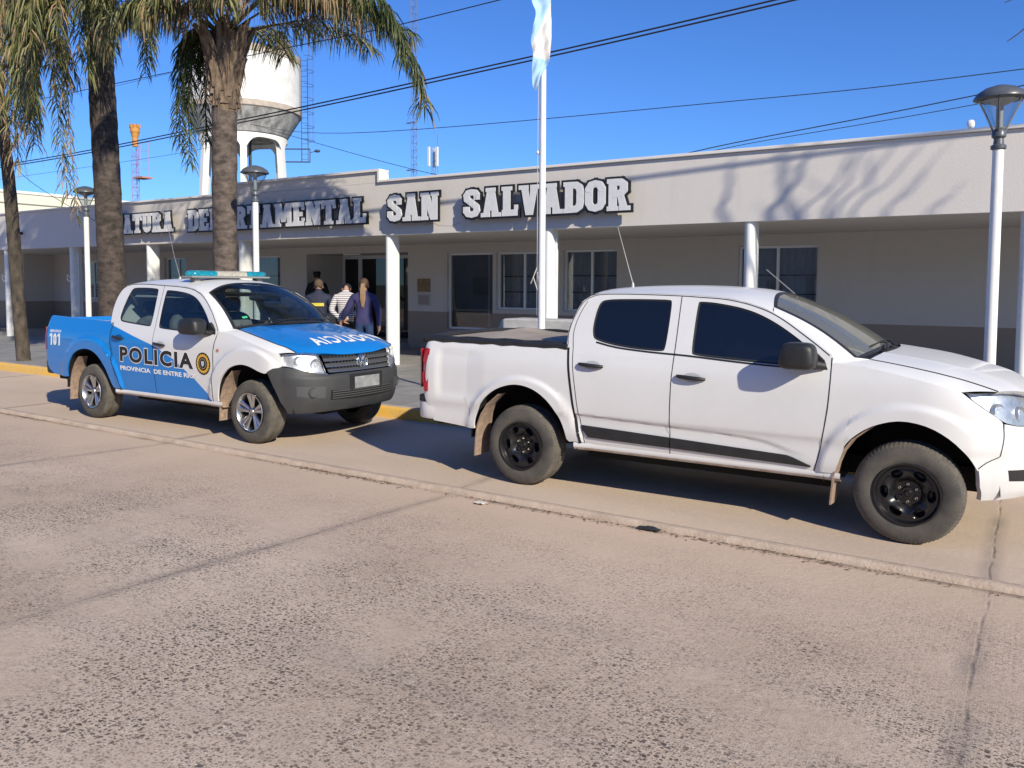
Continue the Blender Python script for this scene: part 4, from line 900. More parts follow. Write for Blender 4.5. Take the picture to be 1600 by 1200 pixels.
            headlight(P, (bot, top, [bot[0], top[0]], [bot[-1], top[-1]]), root, sg, [(V(.62, .93), .925, .05), (V(.78, .94), .945, .055)])
            # tail lamp with stepped outline
            tl = [(-1.012, .776), (-1.010, 1.172), (-1.05, 1.182), (-1.095, 1.172), (-1.105, 1.09), (-1.085, 1.045), (-1.05, 1.03), (-1.05, .955), (-1.10, .945), (-1.105, .86), (-1.065, .82), (-1.055, .77)]
            mb = MB(); A = [P.side(x, z, .012, sg) for x, z in tl]; B = [P.side(x, z, -.01, sg) for x, z in tl]
            mb.add(A, [(0, 1, 2, 3, 4, 5, 6, 7, 8, 9, 10, 11)]); mb.grid([A+A[:1], B+B[:1]])
            mb.grid([[(-1.135, sg*y, z) for z in (.80, 1.17)] for y in (.77, .885)]); mb.grid([[(-1.135, sg*.885, z) for z in (.8, 1.17)], [(-1.10, sg*.91, z) for z in (.8, 1.17)]])
            mb.build('tail_lamp', red_lens, root, smooth=20)
        rear_parts(P, root, white_paint, black_plastic, .505, .715, -1.24)
        # tonneau cover with its black rails
        cov = M('cover_cloth', (.36, .31, .26), .9, col2=(.27, .23, .19), vs=3, bump=.3, bs=30)
        mb = MB(); Gc = []
        for i in range(31):
            x = lerp(-1.09, .40, i/30); row = []
            for j in range(25):
                v = lerp(-.80, .80, j/24); s_ = 1-abs(v/.80)**2
                z = 1.262+.010*s_+.055*math.exp(-abs((x+.80)/.16)**1.3-((v-.45)/.5)**2)-.012*math.sin(i*.5)*s_*.4
                row.append((x, v, z))
            Gc.append(row)
        mb.grid(Gc); tc_ = mb.build('bed_cover', cov, root, smooth=60)
        mb = MB()
        for sg in (-1, 1):
            mb.tube([(x, sg*(.868-.01*(i % 2)), 1.268+.004*math.sin(i*2.1)-.009*(x+1.1)) for i, x in enumerate([lerp(-1.08, .44, k/14) for k in range(15)])], .026, 8)
            mb.tube([(x, sg*.80, 1.282+.005*math.sin(i*1.7)-.006*(x+1.1)) for i, x in enumerate([lerp(-1.08, .40, k/14) for k in range(15)])], .018, 8)
        mb.tube([(-1.10, -.86, 1.262), (-1.12, -.4, 1.285), (-1.12, .4, 1.285), (-1.10, .86, 1.262)], .03, 8)
        mb.build('cover_rail', black_plastic, tc_, smooth=60)
        mb = MB(); mb.lathe([(.001, .05), (.012, .05), (.018, .02), (.022, 0)], 12, c=(.66, 0, roofz(.66, 0)-.003)); mb.tube([(.66, 0, roofz(.66, 0)+.04), (.60, 0, 2.0), (.50, 0, 2.33)], [.006, .0045, .003], 6)
        mb.build('antenna', M('antenna_grey', (.35, .34, .33), .4, metal=.5), root, smooth=50)
        mb = MB(); mb.tube([(2.02, .45, roofz(2.02, .5)), (1.78, .40, 1.93)], .004, 5); mb.build('antenna', M('antenna_grey', (.35, .34, .33), .4, metal=.5), root, smooth=50)
        seam(P, [(.44, 1.28), (.428, 1.36), (.443, 1.47), (.483, 1.575), (.527, 1.647), (.58, 1.68), (.66, 1.702), (.789, 1.708), (1.02, 1.708), (1.39, 1.699), (1.55, 1.69), (1.728, 1.679), (1.87, 1.656), (1.984, 1.627), (2.114, 1.58), (2.24, 1.51), (2.359, 1.43), (2.46, 1.36), (2.56, 1.285)], .006, root, 'roof_seam')
        seam(P, [(.585, .44), (.535, .70), (.498, .938), (.468, 1.13), (.45, 1.25)], .020, root, 'bed_seam', k=6)
        seam(P, [(.62, .45), (.575, .70), (.54, .938), (.51, 1.13), (.495, 1.25), (.475, 1.36), (.485, 1.47), (.52, 1.575), (.555, 1.645)], .005, root, 'door_seam', k=5)
        seam(P, [(1.377, .44), (1.383, .7), (1.391, 1.0), (1.398, 1.2), (1.395, 1.45), (1.39, 1.70)], .006, root, 'door_seam')
        seam(P, [(2.478, .44), (2.522, .617), (2.566, .9), (2.578, 1.1), (2.578, 1.27)], .007, root, 'fender_seam')
        seam(P, [(3.635, .66), (3.652, .78), (3.645, .88)], .005, root, 'bumper_seam')
        seam(P, [(.70, 1.305), (.9, 1.268), (1.2, 1.245), (1.5, 1.232), (1.9, 1.205), (2.2, 1.19), (2.5, 1.19)], .014, root, 'belt_moulding', mat=black_plastic)
        seam(P, [(3.513, .575), (3.56, .618), (3.63, .656)], .006, root, 'bumper_seam')

#TRUCKS
AMA.body = livery(); AMA.bed_mat = blue; S10.bed_mat = white_paint
t1 = empty('pickup_truck', (-3.8001, 6.9277, 0), 'white double cab pickup with black steel wheels, tinted side windows and a cloth bed cover', 'pickup truck', 'pickup trucks parked along the kerb', R_(1.2825))
t2 = empty('police_truck', (-10.3607, 6.8007, 0), 'blue and white police pickup with turquoise roof light bar and silver alloy wheels', 'police pickup', 'pickup trucks parked along the kerb', R_(.3475))
deco_truck(S10, t1); deco_truck(AMA, t2)

# ------------------------------------------------------------------ ground, road, kerb, sidewalk
def N(t, ty, **k):
    n = t.nodes.new(ty)
    for a_, b_ in k.items(): setattr(n, a_, b_)
    return n
def math_(t, op, a_, b_=None, clamp=False):
    n = N(t, 'ShaderNodeMath', operation=op); n.use_clamp = clamp
    for i, v in enumerate((a_, b_)):
        if v is None: continue
        if isinstance(v, (int, float)): n.inputs[i].default_value = v
        else: t.links.new(v, n.inputs[i])
    return n.outputs[0]
def mixc(t, f, a_, b_):
    n = N(t, 'ShaderNodeMix', data_type='RGBA')
    for i, v in ((0, f), (6, a_), (7, b_)):
        if isinstance(v, (int, float)): n.inputs[i].default_value = v
        elif isinstance(v, tuple): n.inputs[i].default_value = (*v, 1)
        else: t.links.new(v, n.inputs[i])
    return n.outputs[2]
def noise(t, src, scale, detail=4, rough=.6):
    n = N(t, 'ShaderNodeTexNoise'); n.inputs['Scale'].default_value = scale; n.inputs['Detail'].default_value = detail; n.inputs['Roughness'].default_value = rough
    t.links.new(src, n.inputs[0]); return n.outputs[0]
def rng(t, v, a_, b_, c_=0., d_=1.):
    n = N(t, 'ShaderNodeMapRange'); n.inputs[1].default_value = a_; n.inputs[2].default_value = b_; n.inputs[3].default_value = c_; n.inputs[4].default_value = d_; t.links.new(v, n.inputs[0]); return n.outputs[0]
def scaled(t, src, sc):
    n = N(t, 'ShaderNodeMapping'); n.inputs['Scale'].default_value = sc; t.links.new(src, n.inputs[0]); return n.outputs[0]

def concrete(name, near):
    m = bpy.data.materials.new(name); m.use_nodes = True; t = m.node_tree; b = t.nodes['Principled BSDF']; b.inputs['Roughness'].default_value = .88; b.inputs['Specular IOR Level'].default_value = .3
    tc = N(t, 'ShaderNodeTexCoord'); o = tc.outputs['Object']; sx = N(t, 'ShaderNodeSeparateXYZ'); t.links.new(o, sx.inputs[0])
    c = mixc(t, rng(t, noise(t, o, .55, 5), .35, .65), (.455, .352, .257), (.61, .487, .372))
    c = mixc(t, math_(t, 'MULTIPLY', rng(t, noise(t, scaled(t, o, (.25, 2.2, 1)), 1.2, 4), .5, .72), .35), c, (.33, .27, .235))     # tyre-worn streaks along the street
    c = mixc(t, math_(t, 'MULTIPLY', rng(t, noise(t, o, 22, 6, .75), .45, .72), .35), c, (.80, .66, .53))
    c = mixc(t, math_(t, 'MULTIPLY', rng(t, noise(t, o, 90, 3, .8), .5, .75), .35), c, (.30, .24, .21))
    if near:
        sand = rng(t, math_(t, 'ADD', sx.outputs[1], math_(t, 'MULTIPLY', noise(t, o, .9, 4), 1.6)), 4.2, 6.1)
        c = mixc(t, math_(t, 'MULTIPLY', sand, .75), c, (.59, .445, .335))
        free = math_(t, 'SUBTRACT', 1., math_(t, 'MULTIPLY', sand, .93))
        spk = None
        dist_o = N(t, 'ShaderNodeVectorMath', operation='ADD'); nz = N(t, 'ShaderNodeTexNoise'); nz.inputs['Scale'].default_value = 30; t.links.new(o, nz.inputs[0])
        vm = N(t, 'ShaderNodeVectorMath', operation='SCALE'); t.links.new(nz.outputs[1], vm.inputs[0]); vm.inputs[3].default_value = .014; t.links.new(o, dist_o.inputs[0]); t.links.new(vm.outputs[0], dist_o.inputs[1])
        for sc, th, keep, dk in ((44, .34, .40, (.11, .08, .06)), (78, .34, .42, (.16, .12, .09)), (27, .30, .66, (.085, .062, .05)), (15, .22, .91, (.09, .07, .06)), (60, .30, .86, (.75, .66, .56))):
            v = N(t, 'ShaderNodeTexVoronoi', voronoi_dimensions='2D'); v.inputs['Scale'].default_value = sc
            t.links.new(scaled(t, dist_o.outputs[0], (1, 1.25, 1)), v.inputs[0])
            sc_ = N(t, 'ShaderNodeSeparateColor'); t.links.new(v.outputs['Color'], sc_.inputs[0])
            near_ = rng(t, v.outputs['Distance'], th, th*.75); on = rng(t, sc_.outputs[0], keep, keep+.05)
            dens = rng(t, noise(t, o, 1.4, 3), .3, .6)
            f = math_(t, 'MULTIPLY', math_(t, 'MULTIPLY', math_(t, 'MULTIPLY', near_, on), math_(t, 'MULTIPLY', dens, free)), math_(t, 'ADD', math_(t, 'MULTIPLY', sc_.outputs[1], .4), .60))
            c = mixc(t, f, c, dk); spk = f if spk is None else math_(t, 'MAXIMUM', spk, f)
    if not near: c = mixc(t, .55, c, (.58, .46, .36))
    if near: c = mixc(t, math_(t, 'MULTIPLY', rng(t, math_(t, 'ADD', sx.outputs[1], math_(t, 'MULTIPLY', noise(t, o, 3.5, 5), .10)), 5.50, 5.585), rng(t, noise(t, o, 1.7, 4), .35, .6, .15, .75)), c, (.13, .095, .07))
    # slab joints every four metres across the street
    wv = math_(t, 'MULTIPLY', math_(t, 'SUBTRACT', noise(t, o, 1.6, 4), .5), .07)
    fx = math_(t, 'FRACT', math_(t, 'DIVIDE', math_(t, 'ADD', math_(t, 'ADD', sx.outputs[0], wv), 202.17), 4.0))
    d = math_(t, 'ABSOLUTE', math_(t, 'SUBTRACT', math_(t, 'MULTIPLY', fx, 4.0), 2.0))
    jn = noise(t, o, 1.1, 4)
    st = math_(t, 'MULTIPLY', rng(t, d, .09, .01), rng(t, jn, .36, .60)); c = mixc(t, math_(t, 'MULTIPLY', st, .55), c, (.20, .165, .145))
    cr = math_(t, 'MULTIPLY', rng(t, d, .013, .003), rng(t, noise(t, o, 5, 4), .38, .62)); c = mixc(t, math_(t, 'MULTIPLY', cr, .45), c, (.11, .09, .08))
    t.links.new(c, b.inputs['Base Color'])
    h = math_(t, 'ADD', noise(t, o, 140, 4, .7), math_(t, 'MULTIPLY', noise(t, o, 26, 4), 1.2))
    h = math_(t, 'SUBTRACT', h, math_(t, 'MULTIPLY', cr, 1.0))
    if near: h = math_(t, 'SUBTRACT', h, math_(t, 'MULTIPLY', spk, .25))
    bp = N(t, 'ShaderNodeBump'); bp.inputs['Strength'].default_value = .55; bp.inputs['Distance'].default_value = .006; t.links.new(h, bp.inputs['Height']); t.links.new(bp.outputs[0], b.inputs['Normal'])
    return m
def struct(o): o['kind'] = 'structure'; return o
mb = MB(); mb.grid([[(-900, -900, -.4), (-900, 900, -.4)], [(900, -900, -.4), (900, 900, -.4)]]); struct(mb.build('ground', M('earth', (.16, .14, .09), .95, col2=(.09, .10, .05), vs=.2)))
def rz(y): return -.030+.042*(5.55-y) if y > 0 else .203-.0022*y*y if y > -4 else .168+.03*(y+4)
mb = MB(); ys = [5.55, 5.3, 5, 4.5, 4, 3, 2, 1, 0, -1, -2, -3, -4, -6, -9]
mb.grid([[(x, y, rz(y)) for y in ys] for x in [-90, -40, -20, -10, -5, 0, 5, 15, 40]]); struct(mb.build('road', concrete('road_concrete', True), smooth=60))
mb = MB(); xsn = [-60+i*.12 for i in range(170)]; xsn = [-60, -45, -30]+[-22+i*.06 for i in range(420)]+[10, 40]
rr = random.Random(3); wob = [0]*len(xsn)
for i in range(1, len(xsn)): wob[i] = wob[i-1]*.86+rr.uniform(-.003, .003)
mb.grid([[(x, 5.548+w_, -.034), (x, 5.556+w_, -.002+rr.uniform(-.004, .002)), (x, 5.575+w_*.6, .010+rr.uniform(-.0015, .0015)), (x, 5.62, .008), (x, 5.66, .001), (x, 5.67, -.01)] for x, w_ in zip(xsn, wob)])
struct(mb.build('gutter_ridge', M('ridge_concrete', (.52, .415, .325), .9, col2=(.40, .31, .24), vs=6, bump=.6, bs=50), smooth=50))
mb = MB(); mb.grid([[(x, 5.66, 0), (x, 6.9, -.001), (x, 8.12, 0)] for x in (-90, -10, 40)]); struct(mb.build('parking_strip', concrete('strip_concrete', False)))
yel = M('yellow_kerb_paint', (.78, .45, .04), .75, col2=(.60, .42, .18), vs=9, bump=.3, bs=60)
ktop = M('kerb_concrete', (.62, .48, .38), .9, col2=(.30, .24, .19), vs=8, bump=.3, bs=60)
k = struct(MB().build('kerb', ktop)); 
mb = MB(); mb.grid([[(x, 8.118, -.05), (x, 8.122, .115), (x, 8.135, .142), (x, 8.16, .150)] for x in [-90+i*1.0 for i in range(130)]], 0); mb.grid([[(x, 8.16, .150), (x, 8.27, .1495), (x, 8.275, .12)] for x in (-90, 40)], 1)
bpy.data.objects.remove(k); struct(mb.build('kerb', [yel, ktop], smooth=50))
# sidewalk tiles
m = bpy.data.materials.new('sidewalk_tiles'); m.use_nodes = True; t = m.node_tree; b = t.nodes['Principled BSDF']; b.inputs['Roughness'].default_value = .75
tc = N(t, 'ShaderNodeTexCoord'); o_ = tc.outputs['Object']; br = N(t, 'ShaderNodeTexBrick'); br.offset = 0; t.links.new(scaled(t, o_, (1, 1, 1)), br.inputs[0])
br.inputs['Scale'].default_value = 1.0; br.inputs['Brick Width'].default_value = .40; br.inputs['Row Height'].default_value = .40; br.inputs['Mortar Size'].default_value = .006
br.inputs['Color1'].default_value = (.29, .285, .275, 1); br.inputs['Color2'].default_value = (.21, .21, .205, 1); br.inputs['Mortar'].default_value = (.14, .14, .135, 1); br.inputs['Bias'].default_value = 0
c = mixc(t, math_(t, 'MULTIPLY', rng(t, noise(t, o_, 1.3, 5), .4, .7), .4), br.outputs[0], (.42, .39, .35)); c = mixc(t, math_(t, 'MULTIPLY', rng(t, noise(t, o_, 40, 4), .5, .8), .4), c, (.10, .10, .10))
t.links.new(c, b.inputs['Base Color']); MC['sidewalk_tiles'] = m
mb = MB(); mb.grid([[(x, 8.27, .145), (x, 20, .140)] for x in (-90, 40)]); struct(mb.build('sidewalk', m))

# ------------------------------------------------------------------ police building
def stucco(name, col, dado=None, dz=1.10):
    m = M(name, col, .92, var=0, bump=.25, bs=45, spec=.2); t = m.node_tree; b = t.nodes['Principled BSDF']; tc = N(t, 'ShaderNodeTexCoord'); o = tc.outputs['Object']; sx = N(t, 'ShaderNodeSeparateXYZ'); t.links.new(o, sx.inputs[0])
    c = mixc(t, math_(t, 'MULTIPLY', rng(t, noise(t, o, .7, 5), .4, .7), .5), col, tuple(v*.93 for v in col))
    c = mixc(t, math_(t, 'MULTIPLY', rng(t, noise(t, scaled(t, o, (2.5, 2.5, .25)), 1.5, 5), .55, .78), .35), c, tuple(v*.78 for v in col))  # weather streaks
    c = mixc(t, math_(t, 'MULTIPLY', rng(t, noise(t, o, 2.6, 6, .7), .60, .68), .16), c, tuple(min(1, v*1.10) for v in col))
    if dado:
        c = mixc(t, math_(t, 'LESS_THAN', math_(t, 'ADD', sx.outputs[2], math_(t, 'MULTIPLY', noise(t, o, 8, 2), .006)), dz), c, dado)
    t.links.new(c, b.inputs['Base Color']); return m
cream = stucco('cream_stucco', (.66, .62, .58)); wallm = stucco('two_tone_wall', (.60, .565, .53), (.34, .275, .22), 1.10)
capm = stucco('coping_paint', (.74, .71, .67)); whitep = M('white_column_paint', (.82, .82, .80), .6, var=.12, vs=3, bump=.1, bs=50)
alu = M('aluminium_frame', (.80, .82, .85), .4)
B = empty('police_building', (-12, 16, 0), 'long single storey police building with cream fascia, white columns and two tone porch wall', 'building')
def part(mb, name, mats, parent=B, **k):
    o = mb.build(name, mats, None, **k); o.parent = parent; o.matrix_parent_inverse = parent.matrix_world.inverted() if parent else Matrix(); return o
bpy.context.view_layer.update()
def sub(mb, name, mats, parent, **k):
    o = mb.build(name, mats, None, **k); bpy.context.view_layer.update(); o.parent = parent; o.matrix_parent_inverse = parent.matrix_world.inverted(); return o
YF, YW, ZS = 12.27, 16.02, 2.75
mb = MB(); mb.box(-40, 8, YF, YF+.20, ZS, 3.80); part(mb, 'fascia', cream, bevel=.006)
mb = MB(); mb.box(-15.9, -11.09, YF-.0, YF+.20, 3.803, 4.02); part(mb, 'raised_parapet', cream)
mb = MB(); mb.box(-40, -15.95, YF-.05, YF+.24, 3.803, 3.85); part(mb, 'coping', capm, bevel=.006)
mb = MB(); mb.box(-11.03, 8, YF-.05, YF+.24, 3.803, 3.85); part(mb, 'coping', capm, bevel=.006)
mb = MB(); mb.box(-15.95, -11.04, YF-.05, YF+.24, 4.022, 4.07); mb.box(-11.088, -11.04, YF-.05, YF+.24, 3.803, 4.02); part(mb, 'coping', capm)
mb = MB(); mb.box(-40, 8, YF+.203, 24, 2.79, 2.95); mb.box(-40, 8, YF+.203, 24, 3.45, 3.55); part(mb, 'roof', cream)
def wall(x0, x1, ops, y, th=.24, z0=.0, z1=2.788):
    mb = MB(); xs = sorted(set([x0, x1]+[v for o in ops for v in o[:2]]))
    for a_, b_ in zip(xs, xs[1:]):
        cut = [o for o in ops if o[0] <= a_+1e-6 and o[1] >= b_-1e-6]; z = z0
        for o in sorted(cut, key=lambda o: o[2]):
            if o[2] > z: mb.box(a_, b_, y, y+th, z, o[2])
            z = o[3]
        if z < z1: mb.box(a_, b_, y, y+th, z, z1)
    return mb
OPS = [(-28.7, -27.25, 1.2, 2.53), (-23.75, -22.62, 1.2, 2.59), (-20.0, -18.27, 1.2, 2.58), (-17.19, -13.50, .0, 2.60), (-12.25, -10.88, .68, 2.55), (-10.78, -9.32, 1.19, 2.55), (-8.96, -7.62, 1.19, 2.57), (-4.98, -3.44, 1.2, 2.57)]
part(wall(-30.45, 8, OPS, YW), 'porch_wall', wallm, fix=False)
mb = MB(); mb.box(-40, -30.45, 14.95, 16.6, 0, 2.788); part(mb, 'wing_wall', wallm)
mb = MB(); mb.box(-17.43, -17.19, YW+.24, 17.55, 0, 2.60); mb.box(-13.50, -13.26, YW+.24, 17.55, 0, 2.60); mb.box(-17.6, -13.1, YW+.24, 17.8, 2.603, 2.75); part(mb, 'entrance_recess', wallm)
mb = MB(); mb.box(-40, 8, 23.8, 24, 0, 3.45); mb.box(7.8, 8, 16.3, 23.8, 0, 3.45); part(mb, 'rear_walls', cream)
mb = MB(); mb.box(-17.18, -13.51, 15.3, 17.55, .1, .27); part(mb, 'entrance_step', M('step_stone', (.30, .29, .28), .7, var=.2, vs=5), bevel=.01)
pane = glass('window_glass', (.80, .84, .88), .08, opaque=.10, base=(.2, .21, .22))
roomm = M('dim_interior', (.16, .17, .19), .9, var=.4, vs=2); curt = M('net_curtain', (.62, .64, .66), .95, var=.35, vs=12, stretch=(9, 9, .6))
def window(x0, x1, z0, z1, mull, name='window', bars=True, curtain=True, y=YW+.09, strip=None):
    mb = MB(); f = .05
    mb.box(x0+.002, x0+f, y, y+.07, z0+.002, z1-.002); mb.box(x1-f, x1-.002, y, y+.07, z0+.002, z1-.002); mb.box(x0+f, x1-f, y, y+.07, z0+.002, z0+f); mb.box(x0+f, x1-f, y, y+.07, z1-f, z1-.002)
    for mx in mull: mb.box(mx-.025, mx+.025, y-.006, y+.06, z0+f, z1-f)
    w_ = part(mb, name, alu)
    edges = [x0+f]+mull+[x1-f]
    for a_, b_ in zip(edges, edges[1:]):
        g = MB(); g.box(a_+.02, b_-.02, y+.028, y+.034, z0+f, z1-f); sub(g, 'pane', pane, w_)
    if bars:
        g = MB(); h = (z1-z0)
        for zz in (z0+h*.30, z0+h*.57): g.box(x0+f, x1-f, y+.075, y+.09, zz, zz+.025)
        sub(g, 'security_bars', M('bar_dark', (.012, .012, .014), .6), w_)
    if curtain:
        g = MB(); G = []
        n = int((x1-x0)*40)
        for i in range(n+1):
            x = lerp(x0+.06, x1-.06, i/n); G.append([(x, y+.15+.02*math.sin(i*1.1)+.01*math.sin(i*.37), z) for z in (z0, z1)])
        g.grid(G); sub(g, 'curtain', curt, w_, smooth=60)
    g = MB(); g.box(x0-.1, x1+.1, y+.9, y+.95, z0-.3, z1+.1); g.box(x0-.1, x1+.1, y+.2, y+.9, z0-.35, z0-.3); sub(g, 'room_behind', roomm, w_)
    if strip:
        g = MB(); g.box(strip, strip+.07, y+.30, y+.33, z0+f, z1-f); sub(g, 'curtain', M('pale_reflection', (.5, .5, .48), .9), w_)  # narrow pale strip standing in for a reflection in the big pane
window(-28.7, -27.25, 1.2, 2.53, [-27.97]); window(-23.75, -22.62, 1.2, 2.59, [-23.1]); window(-20.0, -18.27, 1.2, 2.58, [-19.35])
window(-12.25, -10.88, .68, 2.55, [], bars=False, curtain=False, strip=-11.28); window(-10.78, -9.32, 1.19, 2.55, [-10.03]); window(-8.96, -7.62, 1.19, 2.57, [-8.27]); window(-4.98, -3.44, 1.2, 2.57, [-4.22])
mb = MB()
for x0, x1 in ((-17.18, -17.10), (-16.55, -16.42), (-15.25, -15.12), (-13.6, -13.51)): mb.box(x0, x1, 17.42, 17.50, .27, 2.50)
mb.box(-17.18, -13.51, 17.425, 17.495, 2.50, 2.60); d_ = part(mb, 'entrance_door', alu)
dg = glass('door_glass', (.10, .12, .14), .10, opaque=.6, base=(.012, .014, .018))
for x0, x1 in ((-17.10, -16.55), (-16.42, -15.25), (-15.12, -13.6)): g = MB(); g.box(x0, x1, 17.45, 17.458, .27, 2.50); sub(g, 'pane', dg, d_)
g = MB(); g.box(-17.2, -13.4, 18.6, 18.7, 0, 2.7); g.box(-17.2, -13.4, 17.55, 18.6, .0, .1); sub(g, 'hall_behind', roomm, d_)
g = MB(); g.tube([(-15.45, 17.40, 1.0), (-15.45, 17.36, 1.05), (-15.45, 17.36, 1.45), (-15.45, 17.40, 1.5)], .015, 8); sub(g, 'door_handle', chrome, d_)
mb = MB(); mb.box(-16.0, -15.4, 16.25, 16.32, 2.56, 2.60); part(mb, 'ceiling_lamp', whitep)
# stadium section columns
for cx in (-29.7, -26.13, -22.51, -18.93, -15.37, -10.90, -7.21, -3.67, -.10, 3.5):
    mb = MB(); pl = [(.082*math.cos(a_), (.085 if math.sin(a_) > 0 else -.085)+.082*math.sin(a_)) for a_ in [2*math.pi*(k+.5)/28 for k in range(28)]]
    G = [[(cx+x, YF+.19+y, z) for z in (.14, 1.0, 2.0, 2.785 if y > .02 else ZS)] for x, y in pl+pl[:1]]
    mb.grid(G); c_ = part(mb, 'column', whitep, smooth=50)
    if cx in (-22.51, -7.21, -26.13):
        g = MB(); g.tube([(cx+.10, YF+.2, .14), (cx+.10, YF+.2, 2.6)], .018, 8); g.tube([(cx-.09, YF+.1, 1.88), (cx-.18, YF+.02, 2.0), (cx-.16, YF+.02, 1.85), (cx-.10, YF+.05, 1.80)], .012, 6); sub(g, 'conduit', whitep, c_, smooth=50)
# lettering on the fascia, one board per word
lw = M('letter_white', (.72, .72, .73), .5, var=.08, vs=14); lk = M('letter_black', (.02, .021, .025), .5, var=.3, vs=8)
def word(txt, x0, x1, z0, z1, label):
    tot = sum(GL[c_][0] for c_ in txt)+.42*(len(txt)-1); sx_ = (x1-x0)/tot; sz = (z1-z0)/10
    e = empty('fascia_sign', ((x0+x1)/2, YF-.10, (z0+z1)/2), label, 'sign', 'word signs mounted on the fascia'); bpy.context.view_layer.update()
    back = MB(); x = x0; kk = 0
    for c_ in txt:
        for pg in glyph_polys(c_, .80):
            kk += 1; back.prism([(x+px*sx_, z0+pz*sz) for px, pz in pg], YF-.163-.00012*(kk % 60), YF-.138)
        x += (GL[c_][0]+.42)*sx_
    sub(back, 'backing', lk, e, fix=False); x = x0
    for c_ in txt:
        mb = MB()
        for k_, pg in enumerate(glyph_polys(c_, .09)): mb.prism([(x+px*sx_, z0+pz*sz) for px, pz in pg], YF-.178-.0003*k_, YF-.165)
        sub(mb, 'letter', lw, e, fix=False); x += (GL[c_][0]+.42)*sx_
    mb = MB()
    for xx in (x0+.15, (x0+x1)/2, x1-.15): mb.box(xx-.01, xx+.01, YF-.139, YF+.001, z0+.15*(z1-z0), z0+.18*(z1-z0))
    sub(mb, 'bracket', lk, e)
word('JEFATURA', -20.72, -17.56, 3.03, 3.50, 'JEFATURA in white letters, partly behind the left palm trunk')
word('DEPARTAMENTAL', -16.98, -11.28, 3.01, 3.50, 'DEPARTAMENTAL in white letters, the longest word on the fascia')
word('SAN', -10.71, -9.45, 3.00, 3.51, 'SAN in white letters, the shortest word on the fascia')
word('SALVADOR', -8.87, -5.54, 3.00, 3.51, 'SALVADOR in white letters, crossed by the flagpole')

g = MB(); rr = random.Random(5); cp = [(-9.95+i*.06, YF-.0015, 2.905+.03*math.sin(i*.5)+rr.uniform(-.012, .012)) for i in range(16)]; g.grid([[(x, y, z+.003) for x, y, z in cp], [(x, y, z-.003) for x, y, z in cp]]); part(g, 'plaster_crack', M('crack_dark', (.22, .19, .16), .95))
# wall plaques, camera
pb = empty('wall_plaque', (-12.97, YW, 1.75), 'brown bronze plaque on the wall right of the entrance', 'plaque'); bpy.context.view_layer.update()
g = MB(); g.box(-13.17, -12.77, YW-.03, YW-.002, 1.59, 1.92); sub(g, 'plate', M('bronze', (.30, .20, .09), .5, metal=.4, var=.4, vs=10), pb, bevel=.006)
g = MB()
for i, (w_, z) in enumerate(((.10, 1.86), (.26, 1.82), (.24, 1.79), (.12, 1.75), (.20, 1.70), (.28, 1.65))): g.box(-12.97-w_/2, -12.97+w_/2, YW-.034, YW-.0305, z, z+.012)
sub(g, 'relief', M('bronze_dark', (.12, .07, .03), .5), pb)
nb = empty('wall_notice', (-12.97, YW, 1.4), 'pale pinkish framed notice below the bronze plaque', 'notice'); bpy.context.view_layer.update()
g = MB(); g.box(-13.17, -12.77, YW-.025, YW-.002, 1.24, 1.54); sub(g, 'frame', M('frame_white', (.5, .48, .47), .6), nb, bevel=.004)
g = MB(); g.box(-13.14, -12.80, YW-.028, YW-.0255, 1.27, 1.51); sub(g, 'sheet', M('notice_sheet', (.40, .33, .33), .8, var=.3, vs=60, stretch=(1, 1, 8)), nb)
sc_ = empty('security_camera', (-24.9, YF-.1, 3.2), 'small dark security camera on the left end of the fascia', 'camera'); bpy.context.view_layer.update()
g = MB(); add_rbox(g, (-24.9, YF-.12, 3.2), .05, .09, .045, 3); sub(g, 'housing', black_plastic, sc_, smooth=50); g = MB(); g.tube([(-24.9, YF, 3.25), (-24.9, YF-.1, 3.22)], .015, 6); sub(g, 'bracket', whitep, sc_)

# building behind on the left, water tower, masts
nb_ = empty('neighbour_building', (-46, 20, 0), 'plain cream flat roofed building behind the left end of the police building', 'building'); bpy.context.view_layer.update()
pale = stucco('pale_stucco', (.62, .60, .50)); g = MB(); g.box(-54, -40, 14, 27, 0, 5.45); sub(g, 'wall', pale, nb_); g = MB(); g.box(-54.1, -39.9, 13.9, 27.1, 5.453, 5.9); sub(g, 'parapet', pale, nb_); g = MB(); g.box(-54.15, -39.84, 13.85, 27.15, 5.903, 6.02); sub(g, 'coping', capm, nb_)
g = MB(); g.tube([(-39.8, 19, 4.6), (-39.6, 21, 4.9), (-39.8, 23, 4.8)], .02, 5); g.tube([(-39.8, 16, 5.7), (-39.7, 18.5, 4.7)], .015, 5); sub(g, 'service_cable', dark, nb_)

TX, TY = -36.8, 29.8
T_ = empty('water_tower', (TX, TY, 0), 'white concrete water tower with stained tank on arched legs behind the roof', 'water tower'); bpy.context.view_layer.update()
tm = stucco('tower_white', (.74, .73, .70)); m2 = M('tower_stained', (.50, .49, .47), .9, col2=(.17, .17, .17), vs=1.6, stretch=(1.5, 1.5, .8)); rim_m = M('tower_rim', (.50, .42, .34), .9, col2=(.34, .30, .26), vs=3)
R0 = 3.08
mb = MB(); mb.lathe([(R0, 11.25), (R0, 13.7)], 64, c=(TX, TY, 0)); sub(mb, 'tank', M('tower_tank', (.74, .73, .71), .85, col2=(.62, .60, .57), vs=1.8, bump=.2, bs=20), T_, smooth=40)
mb = MB(); mb.lathe([(R0-.05, 13.7), (R0+.04, 13.72), (R0+.04, 14.05), (R0-.1, 14.12), (.01, 14.3)], 64, c=(TX, TY, 0)); sub(mb, 'tank_roof', rim_m, T_, smooth=40)
